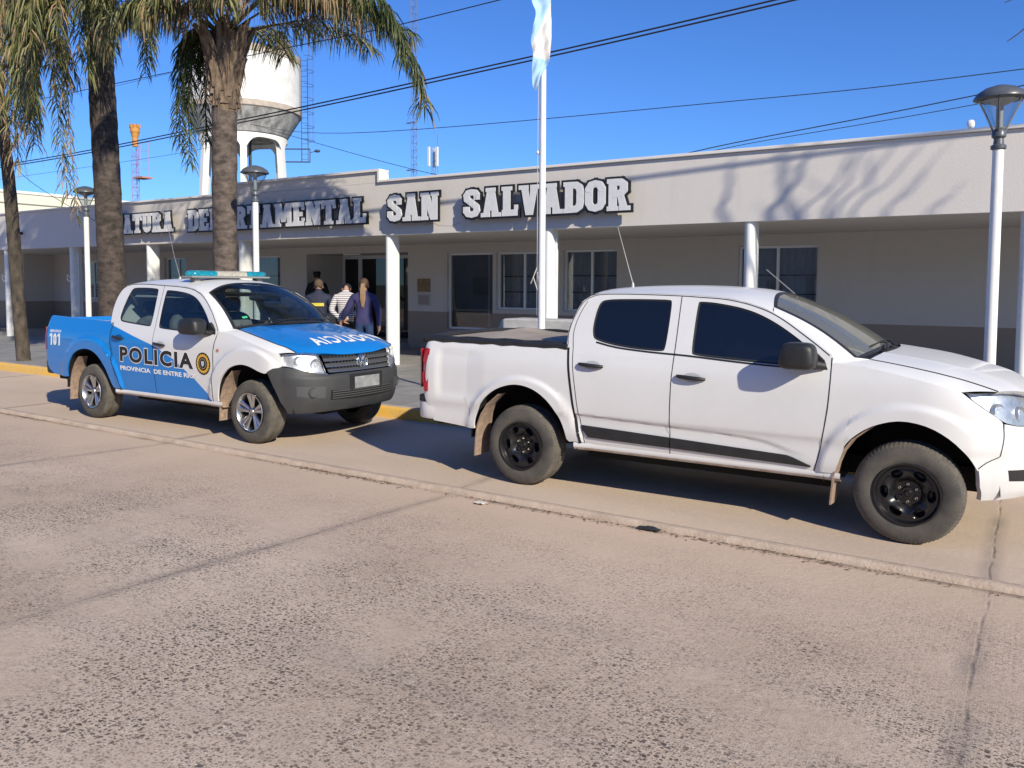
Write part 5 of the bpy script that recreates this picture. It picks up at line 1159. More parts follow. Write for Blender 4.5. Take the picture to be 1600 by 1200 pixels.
mb = MB(); mb.lathe([(R0, 11.25), (R0+.07, 11.22), (R0+.07, 10.95), (R0, 10.9)], 64, c=(TX, TY, 0)); sub(mb, 'tank_band', rim_m, T_, smooth=40)
mb = MB(); mb.lathe([(R0-.01, 10.9), (2.35, 9.75), (2.2, 9.7), (.01, 9.7)], 64, c=(TX, TY, 0)); sub(mb, 'tank_base', m2, T_, smooth=30)
mb = MB(); NL = 6; seg = 144
def leg_r(z): return 2.32+(9.7-z)*.065
for ri in (0, -.28):
    G = []
    for i in range(seg+1):
        a_ = 2*math.pi*i/seg; ph = (i*NL/seg-.35) % 1; u = abs(ph-.5)*2   # 0 mid-arch, 1 at a leg
        zb = 8.95-1.1*max(0, (u-.12)/.88)**4 if u < .80 else None
        zl = 9.50-.62*min(1, u/.9)**4
        G.append([(TX+(leg_r(z)+ri)*math.cos(a_), TY+(leg_r(z)+ri)*math.sin(a_), z) for z in (zl, 9.7)])
    mb.grid(G)
sub(mb, 'arch_ring', tm, T_, smooth=30)
for k in range(NL):
    a_ = 2*math.pi*(k+.35)/NL; g = MB(); G = []
    for z in (0, 3, 6, 8.0, 8.8, 9.2):
        wd = .165; r = leg_r(z)-.16; c0 = Vector((TX+r*math.cos(a_), TY+r*math.sin(a_), z)); tn = Vector((-math.sin(a_), math.cos(a_), 0)); rd = Vector((math.cos(a_), math.sin(a_), 0))
        G.append([tuple(c0+tn*wd*i_+rd*.16*j_) for i_, j_ in ((-1, -1), (1, -1), (1, 1), (-1, 1), (-1, -1))])
    g.grid(G); sub(g, 'leg', tm, T_)
g = MB(); g.tube([(TX, TY, 0), (TX, TY, 9.7)], .16, 10); g.tube([(TX-.9, TY, 0), (TX-.9, TY, 9.7)], .10, 8); g.tube([(TX+.9, TY-.3, 0), (TX+.9, TY-.3, 9.7)], .08, 8); sub(g, 'riser_pipe', M('pipe_dark', (.03, .035, .04), .6), T_)
stl = M('tower_steel', (.06, .08, .13), .6); rv = Vector((.8406, .5416, 0)); lx = Vector((TX, TY, 0))+rv*3.2
g = MB()
for o1 in (0, .35): g.tube([tuple(lx+rv*o1+Vector((0, 0, 9.0-.5))), tuple(lx+rv*o1+Vector((0, 0, 14.1)))], .022, 5)
for i in range(20): z = 8.6+i*.28; g.tube([tuple(lx+Vector((0, 0, z))), tuple(lx+rv*.35+Vector((0, 0, z)))], .012, 4)
for i in range(7):
    z = 9.6+i*.75; g.tube([tuple(lx+rv*(.17+.42*math.cos(a_)+.1)+Vector((.54, -.84, 0))*(.42*math.sin(a_))+Vector((0, 0, z))) for a_ in [math.pi*k/5-math.pi/2 for k in range(6)]]+[], .014, 4)
for a_ in (-.9, 0, .9): g.tube([tuple(lx+rv*(.27+.42*math.cos(a_))+Vector((.54, -.84, 0))*(.42*math.sin(a_))+Vector((0, 0, z))) for z in (9.6, 14.1)], .012, 4)
sub(g, 'caged_ladder', stl, T_)
g = MB(); p0 = Vector((TX, TY, 0))+rv*2.0
for z in (9.15, 8.45): g.tube([tuple(p0+Vector((0, 0, z))), tuple(lx+rv*.45+Vector((0, 0, z)))], .04, 5)
for o1 in (0, .45): g.tube([tuple(lx+rv*o1+Vector((0, 0, 8.45))), tuple(lx+rv*o1+Vector((0, 0, 9.15)))], .03, 5)
add_rbox(g, tuple(lx+rv*.85+Vector((0, 0, 9.05))), .18, .12, .08, 2.5, 5); g.tube([tuple(lx+rv*.45+Vector((0, 0, 8.95))), tuple(lx+rv*.8+Vector((0, 0, 9.05)))], .02, 5); sub(g, 'landing', stl, T_)

def at_px(u, depth):   # lateral position for a distance straight ahead of the street view
    return right*((u-800)/1264.5*depth)+Vector((fwd.x, fwd.y, 0)).normalized()*depth
def lattice(pos, w_, z0, z1, step, mat_, name, label, cat, grp, extra=None):
    e = empty(name, (pos.x, pos.y, 0), label, cat, grp); bpy.context.view_layer.update(); g = MB(); cs = [(pos.x+w_*.577*math.cos(a_), pos.y+w_*.577*math.sin(a_)) for a_ in (0.3, 2.39, 4.49)]
    for c_ in cs: g.tube([(c_[0], c_[1], z0), (c_[0], c_[1], z1)], w_*.05, 5)
    n = int((z1-z0)/step)
    for i in range(n):
        z = z0+i*step
        for j in range(3):
            a_, b_ = cs[j], cs[(j+1) % 3]; g.tube([(a_[0], a_[1], z), (b_[0], b_[1], z+step)] if i % 2 else [(b_[0], b_[1], z), (a_[0], a_[1], z+step)], w_*.032, 4, cap=False)
            g.tube([(a_[0], a_[1], z), (b_[0], b_[1], z)], w_*.028, 4, cap=False)
    sub(g, 'lattice', mat_, e); 
    if extra: extra(e, cs)
    return e
lm = M('lattice_blue_grey', (.16, .19, .30), .7); lr = M('lattice_mauve', (.30, .20, .36), .7); orange = M('orange_drum', (.62, .28, .06), .6, var=.2, vs=3)
p1 = at_px(647, 70)
def ex1(e, cs):
    g = MB()
    for z in (13.5, 9.5): g.box(p1.x-.8, p1.x+.2, p1.y-.05, p1.y+.05, z+2, z+2.1)
    sub(g, 'side_arm', lm, e)
lattice(p1, .50, 0, 32, .6, lm, 'radio_mast', 'tall blue grey lattice radio mast rising behind the palm frond tip', 'mast', 'lattice masts beyond the roof', ex1)
p2 = at_px(217, 75)
def ex2(e, cs):
    g = MB(); g.lathe([(.24, 14.2), (.26, 14.3), (.26, 15.0), (.36, 15.4), (.42, 15.55), (.42, 15.9), (.2, 16.0), (.01, 16.0)], 12, c=(p2.x, p2.y, 0)); sub(g, 'lamp_drum', orange, e)
    g = MB()
    for k in range(8): a_ = k*math.pi/4; g.box(p2.x+.38*math.cos(a_)-.08, p2.x+.38*math.cos(a_)+.08, p2.y+.38*math.sin(a_)-.08, p2.y+.38*math.sin(a_)+.08, 15.9, 16.2)
    sub(g, 'crown_lamps', orange, e)
    g = MB(); q0 = p2+rv*.2; g.box(p2.x-.2, p2.x+1.2, p2.y-.2, p2.y+.9, 11.3, 11.45)
    for o1 in (.5, 1.2): g.tube([tuple(p2+rv*o1+Vector((0, 0, 11.4))), tuple(p2+rv*o1+Vector((0, 0, 14.6)))], .025, 4)
    for z in (12.2, 13.0, 13.8, 14.6): g.tube([tuple(p2+rv*.5+Vector((0, 0, z))), tuple(p2+rv*1.2+Vector((0, 0, z)))], .018, 4)
    sub(g, 'platform', M('platform_red', (.45, .22, .16), .7), e)
lattice(p2, .62, 0, 14.2, .7, lr, 'floodlight_mast', 'slender mauve lattice mast topped with an orange crown shaped drum', 'mast', 'lattice masts beyond the roof', ex2)
p3 = at_px(677, 120)
def ex3(e, cs):
    g = MB()
    for z in (19.0, 14.5):
        for a_ in (0, 2.1, 4.2): g.box(p3.x+.7*math.cos(a_)-.15, p3.x+.7*math.cos(a_)+.15, p3.y+.7*math.sin(a_)-.15, p3.y+.7*math.sin(a_)+.15, z, z+2.8)
    sub(g, 'antenna_panel', M('panel_white', (.7, .7, .7), .6), e)
    g = MB(); g.tube([(p3.x+.8, p3.y, 18), (p3.x+.8, p3.y, 23.5)], .05, 5); sub(g, 'whip', lm, e)
lattice(p3, .6, 0, 21.5, .9, lm, 'antenna_mast', 'short distant antenna mast with white panels just above the roof edge', 'mast', 'lattice masts beyond the roof', ex3)
g = MB(); vx = -1.05; e = empty('roof_vent', (-1.15, 14.5, 3.5), 'small whitish roof fitting above the parapet at the far right', 'vent'); bpy.context.view_layer.update()
pv = at_px(1505, 11.3); g.tube([(pv.x, pv.y, 3.5), (pv.x, pv.y, 3.98)], .02, 6); add_rbox(g, (pv.x, pv.y, 4.02), .05, .05, .06, 2.5, 5); e.location = (pv.x, pv.y, 3.5); bpy.context.view_layer.update(); sub(g, 'vent_body', whitep, e, smooth=50)

# ------------------------------------------------------------------ flagpole, pedestal, lamps
fp = empty('flagpole', (-5.09, 8.75, .14), 'white flagpole standing beside the concrete pedestal on the sidewalk', 'flagpole'); bpy.context.view_layer.update()
pole_m = M('pole_white', (.82, .82, .82), .45, var=.12, vs=4); FX, FY = -5.12, 8.62
g = MB(); g.tube([(FX, FY, .14), (FX, FY, 3), (FX+.0, FY, 6.2)], [.048, .040, .030], 20); sub(g, 'pole', pole_m, fp, smooth=50)
g = MB(); g.tube([(FX-.055, FY-.02, 1.4), (FX-.06, FY-.02, 3.5), (FX-.045, FY-.02, 6.1)], .004, 5); g.tube([(FX-.05, FY-.03, 2.0), (FX-.1, FY-.05, 1.86), (FX-.13, FY-.05, 1.80), (FX-.09, FY-.05, 1.87), (FX-.04, FY-.04, 1.72)], .007, 6); sub(g, 'halyard', M('rope', (.5, .48, .44), .9), fp)
g = MB(); add_rbox(g, (FX-.06, FY-.01, 3.40), .022, .02, .025, 2.5, 5); g.tube([(FX-.06, FY-.01, 3.40), (FX, FY, 3.40)], .008, 6); sub(g, 'cleat', pole_m, fp, smooth=50)
# flag: limp cloth gathered along the pole
lb_ = M('flag_light_blue', (.40, .60, .80), .8, col2=(.32, .52, .74), vs=6, bump=.3, bs=30); fw_ = M('flag_white', (.74, .73, .70), .8, col2=(.62, .60, .57), vs=6, bump=.3, bs=30)
mb = MB(); NU, NV = 90, 90; G = []
L0 = [(4.14, -.10, -.02), (4.22, -.13, .02), (4.4, -.14, .07), (4.6, -.13, .09), (4.75, -.155, .10), (4.9, -.13, .10), (5.05, -.10, .09), (5.2, -.15, .09), (5.35, -.15, .10), (5.6, -.09, .11), (5.9, -.05, .10)]
def prof_(z, k): return stab([(a_, (b_, c_)[k]) for a_, b_, c_ in L0], z)
for i in range(NU+1):
    s_ = i/NU; row = []
    for j in range(NV+1):
        t_ = j/NV; zz = 4.14+1.76*t_; l_, r_ = prof_(zz, 0), prof_(zz, 1)
        # three gathered layers, the front one widest
        ph = s_*3; k_ = int(min(2, ph)); f_ = ph-k_; fx_ = f_ if k_ % 2 == 0 else 1-f_; shr = (1, .9, .75)[k_]
        xx = lerp((l_+r_)/2+(l_-r_)/2*shr, (l_+r_)/2+(r_-l_)/2*shr, fx_); z = zz+.05*math.sin(xx*14+1)*(1-t_)-.16*(xx-l_)/(r_-l_)*max(0, 1-t_*6)*-1
        yy = (-.09, -.05, .03)[k_]+(.05, .07, 0)[k_]*(fx_ if k_ == 0 else 0)*.3+.016*math.sin(xx*38+zz*4.5)+.020*math.sin(zz*9+xx*24)*abs(math.sin(zz*2.7))+.010*math.sin(zz*26-xx*42)
        p_ = Vector((FX, FY, 0))+right*xx+Vector((-.54, .84, 0))*yy; row.append((p_.x, p_.y, z))
    G.append(row)
mb.grid(G)
fl = mb.build('flag', [lb_, fw_], None, smooth=70)
for pl in fl.data.polygons:
    z = pl.center.z; s_ = (pl.center.x-FX)*.84+(pl.center.y-FY)*.54; pl.material_index = 1 if 4.50-s_*.2 < z and z < 4.98+s_*2.2 else 0
tag(fl, 'limp light blue and white flag hanging gathered from the flagpole', 'flag')
pd = empty('pedestal', (-5.3, 9.3, .14), 'low white concrete pedestal with sloping end behind the white pickup bed', 'pedestal'); bpy.context.view_layer.update()
g = MB(); g.prism([(-6.28, .14), (-6.22, .9), (-6.06, 1.30), (-6.0, 1.325), (-4.25, 1.325), (-4.15, 1.25), (-4.1, .14)], 9.12, 9.62); sub(g, 'block', M('pedestal_white', (.60, .59, .56), .9, col2=(.38, .37, .35), vs=2.2, bump=.3, bs=40), pd, bevel=.015)
capb = M('lamp_cap', (.10, .11, .125), .35, var=.3, vs=8); lg = glass('lantern_glass', (.78, .82, .84), .12)
def lamp(x, y, label, s=1.0, zt=3.66):
    e = empty('street_lamp', (x, y, .14), label, 'street lamp', 'white post lamps along the sidewalk')
    z0 = -.14; k = (zt)/3.66
    g = MB(); g.lathe([(.10, .0), (.10, .03), (.06, .06), (.052, .5), (.047, 3.02*k-.14), (.047, 3.05*k-.14)], 20); g.build('post', whitep, e, smooth=50)
    zc = 3.05*k-.14
    g = MB(); g.lathe([(.05, zc), (.065, zc+.01), (.065, zc+.04), (.045, zc+.05), (.04, zc+.1), (.06, zc+.12), (.06, zc+.16), (.03, zc+.20)], 20); g.build('collar', capb, e, smooth=40)
    g = MB(); g.lathe([(.035, zc+.16), (.06, zc+.2), (.175, zc+.44), (.18, zc+.46)], 28); g.build('lantern', lg, e, smooth=60)
    g = MB(); g.lathe([(.185, zc+.452), (.222, zc+.462), (.222, zc+.475), (.19, zc+.52), (.13, zc+.56), (.05, zc+.585), (.001, zc+.59)], 32); g.build('cap', capb, e, smooth=40)
    g = MB(); g.lathe([(.001, zc+.2), (.028, zc+.2), (.03, zc+.44)], 14); g.lathe([(.03, zc+.40), (.14, zc+.445), (.15, zc+.45)], 20); g.build('lamp_core', M('lamp_core', (.35, .36, .37), .4), e, smooth=50)
    for a_ in (0.5, 2.6, 4.7):
        g = MB(); g.tube([(.045*math.cos(a_), .045*math.sin(a_), zc+.15), (.13*math.cos(a_), .13*math.sin(a_), zc+.33), (.195*math.cos(a_), .195*math.sin(a_), zc+.455)], .009, 6); g.build('strut', capb, e)
    return e
lamp(-.33, 8.8, 'white post lamp at the right edge behind the white pickup bonnet')
lamp(-10.6, 8.8, 'white post lamp beside the right hand thick palm trunk', zt=3.70); lamp(-15.5, 8.8, 'white post lamp behind the blue truck bed at the left', zt=3.66)

# ------------------------------------------------------------------ palms and trees
bark = M('palm_bark', (.16, .125, .105), .95, col2=(.042, .033, .028), vs=3.0, stretch=(2, 2, 3.2), bump=.9, bs=14)
bark2 = M('dark_bark', (.10, .08, .06), .95, col2=(.03, .025, .02), vs=4, stretch=(2, 2, 1), bump=.8, bs=16)
boot = M('leaf_base_fibre', (.23, .17, .12), .95, col2=(.07, .045, .03), vs=5, stretch=(3, 3, 1), bump=.8, bs=25)
lf_g = M('frond_green', (.075, .095, .03), .5, col2=(.035, .05, .015), vs=6, spec=.4); lf_y = M('frond_olive', (.21, .20, .07), .6, col2=(.09, .10, .03), vs=6); lf_d = M('frond_dry', (.36, .25, .15), .8, col2=(.20, .13, .075), vs=7)
for mm in (lf_g, lf_y, lf_d): mm.node_tree.nodes['Principled BSDF'].inputs['Subsurface Weight'].default_value = 0
def trunk(mb, pts, radii, n=28, seed=1):
    rr = random.Random(seed); P_ = smooth_poly([tuple(p_) for p_ in pts], 14); L = len(P_); k = 0
    rad = []
    for i in range(L):
        f = i/(L-1)*(len(radii)-1); a_ = int(min(f, len(radii)-2)); r = lerp(radii[a_], radii[a_+1], f-a_); rad.append(r*(1+.022*math.sin(i*2.3)+rr.uniform(-.02, .02)))
    mb.tube(P_, rad, n)
DV = Vector((-math.sin(a), math.cos(a), 0)); DV = Vector((fwd.x, fwd.y, 0)).normalized()
def frond(mb, base, cps, nleaf, llen, mats_w, rr, droop=.75, width=.0115, rach=.024, t0_=.26):
    """cps: control offsets (sideways, away, height) from base; leaflets as thin folded strips"""
    C = [Vector(base)]+[Vector(base)+right*c_[0]+DV*c_[1]+Vector((0, 0, c_[2])) for c_ in cps]
    def bez(t_): return C[0]*(1-t_)**3+C[1]*3*t_*(1-t_)**2+C[2]*3*t_*t_*(1-t_)+C[3]*t_**3
    pts = [bez(i/24) for i in range(25)]; mb.tube(pts, [lerp(rach, .004, (i/24)**.7) for i in range(25)], 5, mi=3, cap=False)
    nleaf = int(nleaf*1.2)
    for i in range(nleaf):
        t_ = t0_+(1-t0_)*(i+rr.random())/nleaf; p_ = bez(t_); tn = (bez(min(1, t_+.01))-bez(t_-.01)).normalized(); sd = tn.cross(Vector((0, 0, 1)))
        if sd.length < .2: sd = Vector((rr.uniform(-1, 1), rr.uniform(-1, 1), 0))
        sd.normalize(); upv = sd.cross(tn)
        for sg in (-1, 1):
            ln = llen*(.45+.55*math.sin(min(1, t_*1.15)*math.pi*.85)+.05)*rr.uniform(.75, 1.15)
            d0 = (sd*sg*rr.uniform(.6, 1)+tn*rr.uniform(.25, .7)+upv*rr.uniform(-.5, .5)).normalized(); g_ = Vector((0, 0, -1)); q0 = p_; wv = width*rr.uniform(.7, 1.3)
            pr = [q0]; dirn = d0
            for k in range(3):
                dirn = (dirn+g_*droop*rr.uniform(.55, 1.1)*(.6+.4*k)).normalized(); q0 = q0+dirn*ln/3; pr.append(q0)
            wdir = dirn.cross(Vector((rr.uniform(-1, 1), rr.uniform(-1, 1), .2))).normalized(); u = rr.random(); mi = 0 if u < mats_w[0] else 1 if u < mats_w[0]+mats_w[1] else 2
            vs = []
            for k, ww in enumerate((.6, 1, .75, .12)): vs += [pr[k]-wdir*wv*ww, pr[k]+wdir*wv*ww]
            mb.add(vs, [(0, 1, 3, 2), (2, 3, 5, 4), (4, 5, 7, 6)], mi)
PM = [lf_g, lf_y, lf_d, M('rachis', (.20, .17, .08), .7, var=.4, vs=5)]
def palm(x, y, tp, rads, crown, fronds, label, seed, filler=14, reach=2.9, bk=None):
    e = empty('palm_tree', (x, y, .14), label, 'palm tree', 'palm trees on the sidewalk'); bpy.context.view_layer.update(); rr = random.Random(seed)
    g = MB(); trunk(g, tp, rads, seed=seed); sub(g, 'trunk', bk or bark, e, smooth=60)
    c0 = Vector(crown); g = MB()
    for i in range(64):   # old leaf bases
        a_ = i*2.4; h = i/64; r0 = rads[-1]*(.72+.35*h); p0 = c0+Vector((r0*math.cos(a_), r0*math.sin(a_), -1.05+h*1.0)); ou = (.025+.075*h)*rr.uniform(.6, 1.6); p1_ = p0+Vector((math.cos(a_)*ou, math.sin(a_)*ou, .22)); p2_ = p1_+Vector((math.cos(a_)*ou*1.1, math.sin(a_)*ou*1.1, rr.uniform(.10, .34)))
        g.tube([p0, p1_, p2_], [.080, .052, .034*rr.random()+.012], 6, sq=1.4)
    for i in range(120): a_ = rr.uniform(0, 6.3); h = rr.random(); r0 = rads[-1]*(1+.4*h); p0 = c0+Vector((r0*math.cos(a_), r0*math.sin(a_), -1.0+h)); g.tube([p0, p0+Vector((math.cos(a_)*.05, math.sin(a_)*.05, .05)), p0+Vector((math.cos(a_)*.09, math.sin(a_)*.09, -rr.uniform(.05, .3)))], [.006, .005, .002], 4)
    g.lathe([(rads[-1]*.98, -1.1), (rads[-1]*1.05, -.8), (rads[-1]*1.1, -.3), (rads[-1]*1.0, .2), (.05, .5)], 16, c=tuple(c0)); sub(g, 'leaf_bases', boot, e, smooth=50)
    g = MB()
    for f in fronds: frond(g, c0+Vector((0, 0, .1)), f[0], f[1], f[2], f[3], rr, droop=f[4] if len(f) > 4 else .75)
    for i in range(filler):
        a_ = i*2.399+seed; L_ = reach*rr.uniform(.85, 1.1); s_, d_ = math.cos(a_), math.sin(a_); rise = rr.uniform(1.0, 2.2)
        frond(g, c0+Vector((0, 0, .2)), [(s_*.4*L_, d_*.4*L_, rise*.9), (s_*.85*L_, d_*.85*L_, rise+.3), (s_*L_, d_*L_, rise-1.1+.9*max(0, d_))], 80, .55, (.6, .3, .1), rr)
    sub(g, 'crown', PM, e, fix=False); return e
palm(-11.64, 9.0, [(-11.66, 9.0, .1), (-11.64, 9.0, 1.2), (-11.62, 9.0, 3.0), (-11.58, 9.0, 4.9)], [.25, .205, .195, .205, .20], (-11.57, 9.0, 5.75),
  [([(1.0, -.1, .9), (3.05, -.2, 1.35), (3.40, -.2, -1.15)], 230, .60, (.8, .18, .02), .8), ([(.8, -.3, 1.0), (2.9, -.5, 1.5), (3.1, -.5, -.45)], 160, .60, (.85, .15, 0), .8),
   ([(.5, -.5, .7), (1.5, -.8, 1.3), (2.05, -.8, .45)], 120, .85, (.12, .38, .50), 1.3),
   ([(-.4, .2, .35), (-.78, .3, .3), (-.72, .3, -2.0)], 150, .42, (1, 0, 0), .8), ([(-.45, .1, .4), (-.95, .2, .35), (-.82, .15, -1.7)], 130, .42, (.95, .05, 0), .8), ([(-.3, .3, .3), (-.6, .5, .2), (-.5, .5, -1.6)], 110, .36, (1, 0, 0), .8),
   ([(-.5, -.3, .6), (-1.2, -.6, .8), (-1.5, -.6, .1)], 90, .6, (.3, .45, .25), 1.1), ([(.1, -.6, .7), (.3, -1.1, .8), (.5, -1.3, .3)], 90, .6, (.3, .45, .25), 1.2), ([(-.1, -.6, .7), (-.4, -1.1, .8), (-.5, -1.3, .4)], 80, .6, (.3, .45, .25), 1.2), ([(.3, .2, .9), (1.9, .3, 1.6), (2.6, .3, .5)], 90, .6, (.7, .25, .05), .8), ([(.9, -.4, .8), (1.9, -.6, 1.3), (2.3, -.6, .35)], 110, .8, (.15, .4, .45), 1.3), ([(-.6, -.2, .6), (-1.5, -.3, .9), (-1.9, -.3, .0)], 100, .65, (.3, .4, .3), 1.2), ([(-.3, -.5, .5), (-.8, -.8, .7), (-1.0, -.9, .1)], 100, .7, (.25, .4, .35), 1.3), ([(.7, .9, .8), (1.8, 2.2, .9), (2.0, 2.6, .6)], 90, .6, (.6, .3, .1), .8), ([(0, 1.2, .8), (.2, 2.6, .9), (.2, 3.0, .6)], 90, .6, (.6, .3, .1), .8), ([(1.4, .5, .7), (2.6, 1.2, .8), (3.0, 1.3, .5)], 90, .6, (.6, .3, .1), .8)],
  'thick trunked palm just behind the police pickup cab, its long frond arching right', 5, 11)
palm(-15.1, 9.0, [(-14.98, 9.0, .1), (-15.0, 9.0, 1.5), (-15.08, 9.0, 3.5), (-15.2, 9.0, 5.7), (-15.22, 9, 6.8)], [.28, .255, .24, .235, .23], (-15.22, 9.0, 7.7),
  [([(-.6, -.3, .5), (-1.7, -.5, .3), (-1.32, -.5, -3.85)], 170, .60, (.12, .30, .58), .9), ([(-.5, -.5, .5), (-1.35, -.7, .3), (-.95, -.7, -3.3)], 150, .60, (.3, .5, .2), .9),
   ([(-.3, -.4, .3), (-.9, -.6, .1), (-.42, -.5, -4.35)], 170, .50, (.35, .40, .25), .9), ([(-.9, .2, .6), (-2.2, .3, .5), (-1.95, .3, -3.4)], 150, .62, (.1, .25, .65), .9), ([(-.25, -.2, .3), (-.75, -.3, .0), (-.35, -.3, -4.9)], 130, .34, (.1, .2, .7), 1.0),
   ([(.3, -.5, .5), (.75, -.7, .3), (.55, -.7, -1.9)], 120, .55, (.45, .45, .1), 1.0), ([(.5, -.2, .6), (1.2, -.3, .6), (1.1, -.3, -1.5)], 110, .55, (.5, .4, .1), .9), ([(.4, .3, .5), (1.5, .4, .7), (1.8, .4, -.9)], 100, .55, (.6, .3, .1), .9), ([(-.1, -.6, .4), (.1, -1.0, .2), (.15, -1.0, -2.0)], 110, .5, (.4, .4, .2), 1.0),
   ([(-.5, .3, .6), (-1.6, .6, .6), (-1.7, .6, -1.6)], 110, .6, (.7, .2, .1), .9), ([(-.3, -.6, .5), (-.7, -1.0, .4), (-.75, -1.0, -2.4)], 120, .55, (.35, .45, .2), 1.0), ([(.2, .5, .4), (.5, .9, .3), (.45, .9, -1.8)], 90, .5, (.8, .2, 0), .9),
   ([(-.5, -.6, .5), (-1.3, -.9, .3), (-1.1, -.9, -2.6)], 190, .62, (.35, .5, .15), 1.3), ([(-.4, -.7, .5), (-1.0, -1.1, .3), (-.85, -1.1, -3.2)], 190, .62, (.3, .5, .2), 1.3), ([(-.3, -.8, .4), (-.7, -1.3, .2), (-.55, -1.3, -2.9)], 190, .60, (.4, .45, .15), 1.3), ([(-.8, -.3, .5), (-1.8, -.6, .3), (-1.6, -.6, -2.9)], 190, .66, (.15, .45, .4), 1.3), ([(.2, -.8, .5), (.6, -1.3, .3), (.75, -1.3, -1.9)], 170, .6, (.5, .4, .1), 1.2), ([(.5, -.6, .6), (1.1, -1.0, .5), (1.25, -1.0, -1.3)], 160, .6, (.5, .4, .1), 1.1), ([(-.9, .6, .7), (-1.9, 1.0, .7), (-1.95, 1.0, -2.4)], 150, .6, (.75, .2, .05), 1.0),
   ([(-.4, -.6, .2), (-1.0, -.9, .1), (-.75, -.9, -2.9)], 150, .6, (.3, .5, .2), 1.0), ([(-.3, -.6, .2), (-.5, -.9, .0), (-.22, -.9, -2.7)], 140, .55, (.35, .5, .15), 1.0), ([(.1, -.7, .2), (.35, -1.0, .0), (.3, -1.0, -2.3)], 130, .55, (.4, .45, .15), 1.0), ([(-.7, -.1, .4), (-1.5, -.2, .3), (-1.2, -.2, -3.0)], 150, .6, (.1, .35, .55), .9), ([(-.6, .3, .5), (-1.8, .5, .5), (-1.6, .5, -3.3)], 150, .62, (.1, .3, .6), .9), ([(-1.0, 0, .5), (-2.4, .1, .4), (-2.05, .1, -2.6)], 140, .6, (.15, .35, .5), .9), ([(.4, .1, .5), (1.0, .2, .3), (.85, .2, -1.7)], 120, .55, (.6, .35, .05), 1.0), ([(-1.1, .3, .7), (-2.3, .6, 1.0), (-2.5, .6, -1.0)], 110, .6, (.8, .15, .05), .8), ([(.0, .9, .7), (.5, 2.2, .8), (.6, 2.6, -.8)], 90, .6, (.6, .3, .1), .8)],
  'left palm with long dry fronds hanging down over a trunk darkened for shade', 11, 10, bk=M('palm_bark_dark', (.10, .078, .066), .95, col2=(.026, .021, .018), vs=3.0, stretch=(2, 2, 3.2), bump=.9, bs=14))  # darker bark copy, the shade under the crown put into its colour
e = empty('leaning_tree', (-17.75, 8.65, .14), 'slender dark trunked tree leaning at the far left edge of the sidewalk', 'tree'); bpy.context.view_layer.update()
g = MB(); trunk(g, [(-17.72, 8.65, .1), (-17.86, 8.65, 1.3), (-18.06, 8.65, 3.6), (-18.33, 8.65, 5.3), (-18.6, 8.65, 7.0)], [.135, .125, .12, .11, .10], seed=9); sub(g, 'trunk', bark2, e, smooth=60)
g = MB(); rr = random.Random(21)
for i in range(12):
    a_ = i*2.4; s_, d_ = math.cos(a_), math.sin(a_); frond(g, (-18.6, 8.65, 7.0), [(s_*.6, d_*.6, .7), (s_*1.3, d_*1.3, .6), (s_*1.6, d_*1.6, -.9)], 60, .5, (.35, .35, .3), rr)
sub(g, 'crown', PM, e, fix=False)
# bare street tree right of the frame, it throws the branch shadows on the fascia
e = empty('bare_tree', (4.6, 8.9, .14), 'leafless street tree whose twigs reach in at the top right corner', 'tree'); bpy.context.view_layer.update()
g = MB(); rr = random.Random(4)
def limb(pts, r0, r1, twigs=0):
    q_ = smooth_poly(pts, 6); n = len(q_); q_ = [tuple(Vector(p_)+Vector((rr.uniform(-.012, .012), rr.uniform(-.02, .02), 0))) for p_ in q_]; g.tube(q_, [lerp(r0, r1, i/(n-1)) for i in range(n)], 7)
    for i in range(twigs):
        k_ = int(lerp(.35, .95, rr.random())*(n-2)); d_ = Vector((rr.uniform(-.5, .5), rr.uniform(-.4, .4), rr.uniform(.5, 1.0))).normalized()*rr.uniform(.25, .6); p_ = Vector(q_[k_]); g.tube([p_, p_+d_*.5+Vector((.02, 0, 0)), p_+d_], [.010, .008, .003], 4)
def fs(u, v, t_=4.2):   # where a branch must be for its shadow to fall at a measured place of the fascia
    x, y, z = uy_(u, v, 12.27); return (x+1.62*t_, y-.82*t_, z+t_)
def uy_(u, v, Y):
    d_ = r2*((u-800)/1264.5)+u2*((522.5-v)/1264.5)+fwd; t_ = Y/d_.y; return (d_.x*t_, Y, 1.7834+d_.z*t_)
limb([(4.6, 8.9, .1), (4.58, 8.9, 2.0), (4.50, 8.88, 3.6), (4.42, 8.86, 4.9)], .13, .085)
hub1 = (4.42, 8.86, 4.9)
for lo, hi, r_ in (((1203, 345), (1262, 235), .032), ((1225, 300), (1215, 232), .022), ((1130, 345), (1140, 250), .022), ((1252, 342), (1335, 232), .015), ((1288, 338), (1348, 228), .015), ((1302, 336), (1400, 222), .015), ((1330, 334), (1440, 225), .014), ((1382, 334), (1450, 262), .012), ((1452, 330), (1502, 285), .009)):
    A_, B_ = Vector(fs(*lo)), Vector(fs(*hi)); M_ = (A_+B_)/2+Vector((.03, 0, -.05)); H_ = Vector(hub1); limb([tuple(H_), tuple(H_.lerp(A_, .5)+Vector((.08, 0, -.08))), tuple(A_), tuple(M_), tuple(B_)], r_*2.0, r_*.6, 2)
limb([(4.5, 8.88, 4.3), (3.2, 8.8, 5.2), (1.6, 8.7, 5.0), (.5, 8.6, 4.5), (-.30, 8.55, 3.96)], .03, .004); limb([(.9, 8.62, 4.7), (.35, 8.6, 4.45), (-.33, 8.58, 4.32)], .008, .003)
sub(g, 'branches', bark2, e, smooth=60)

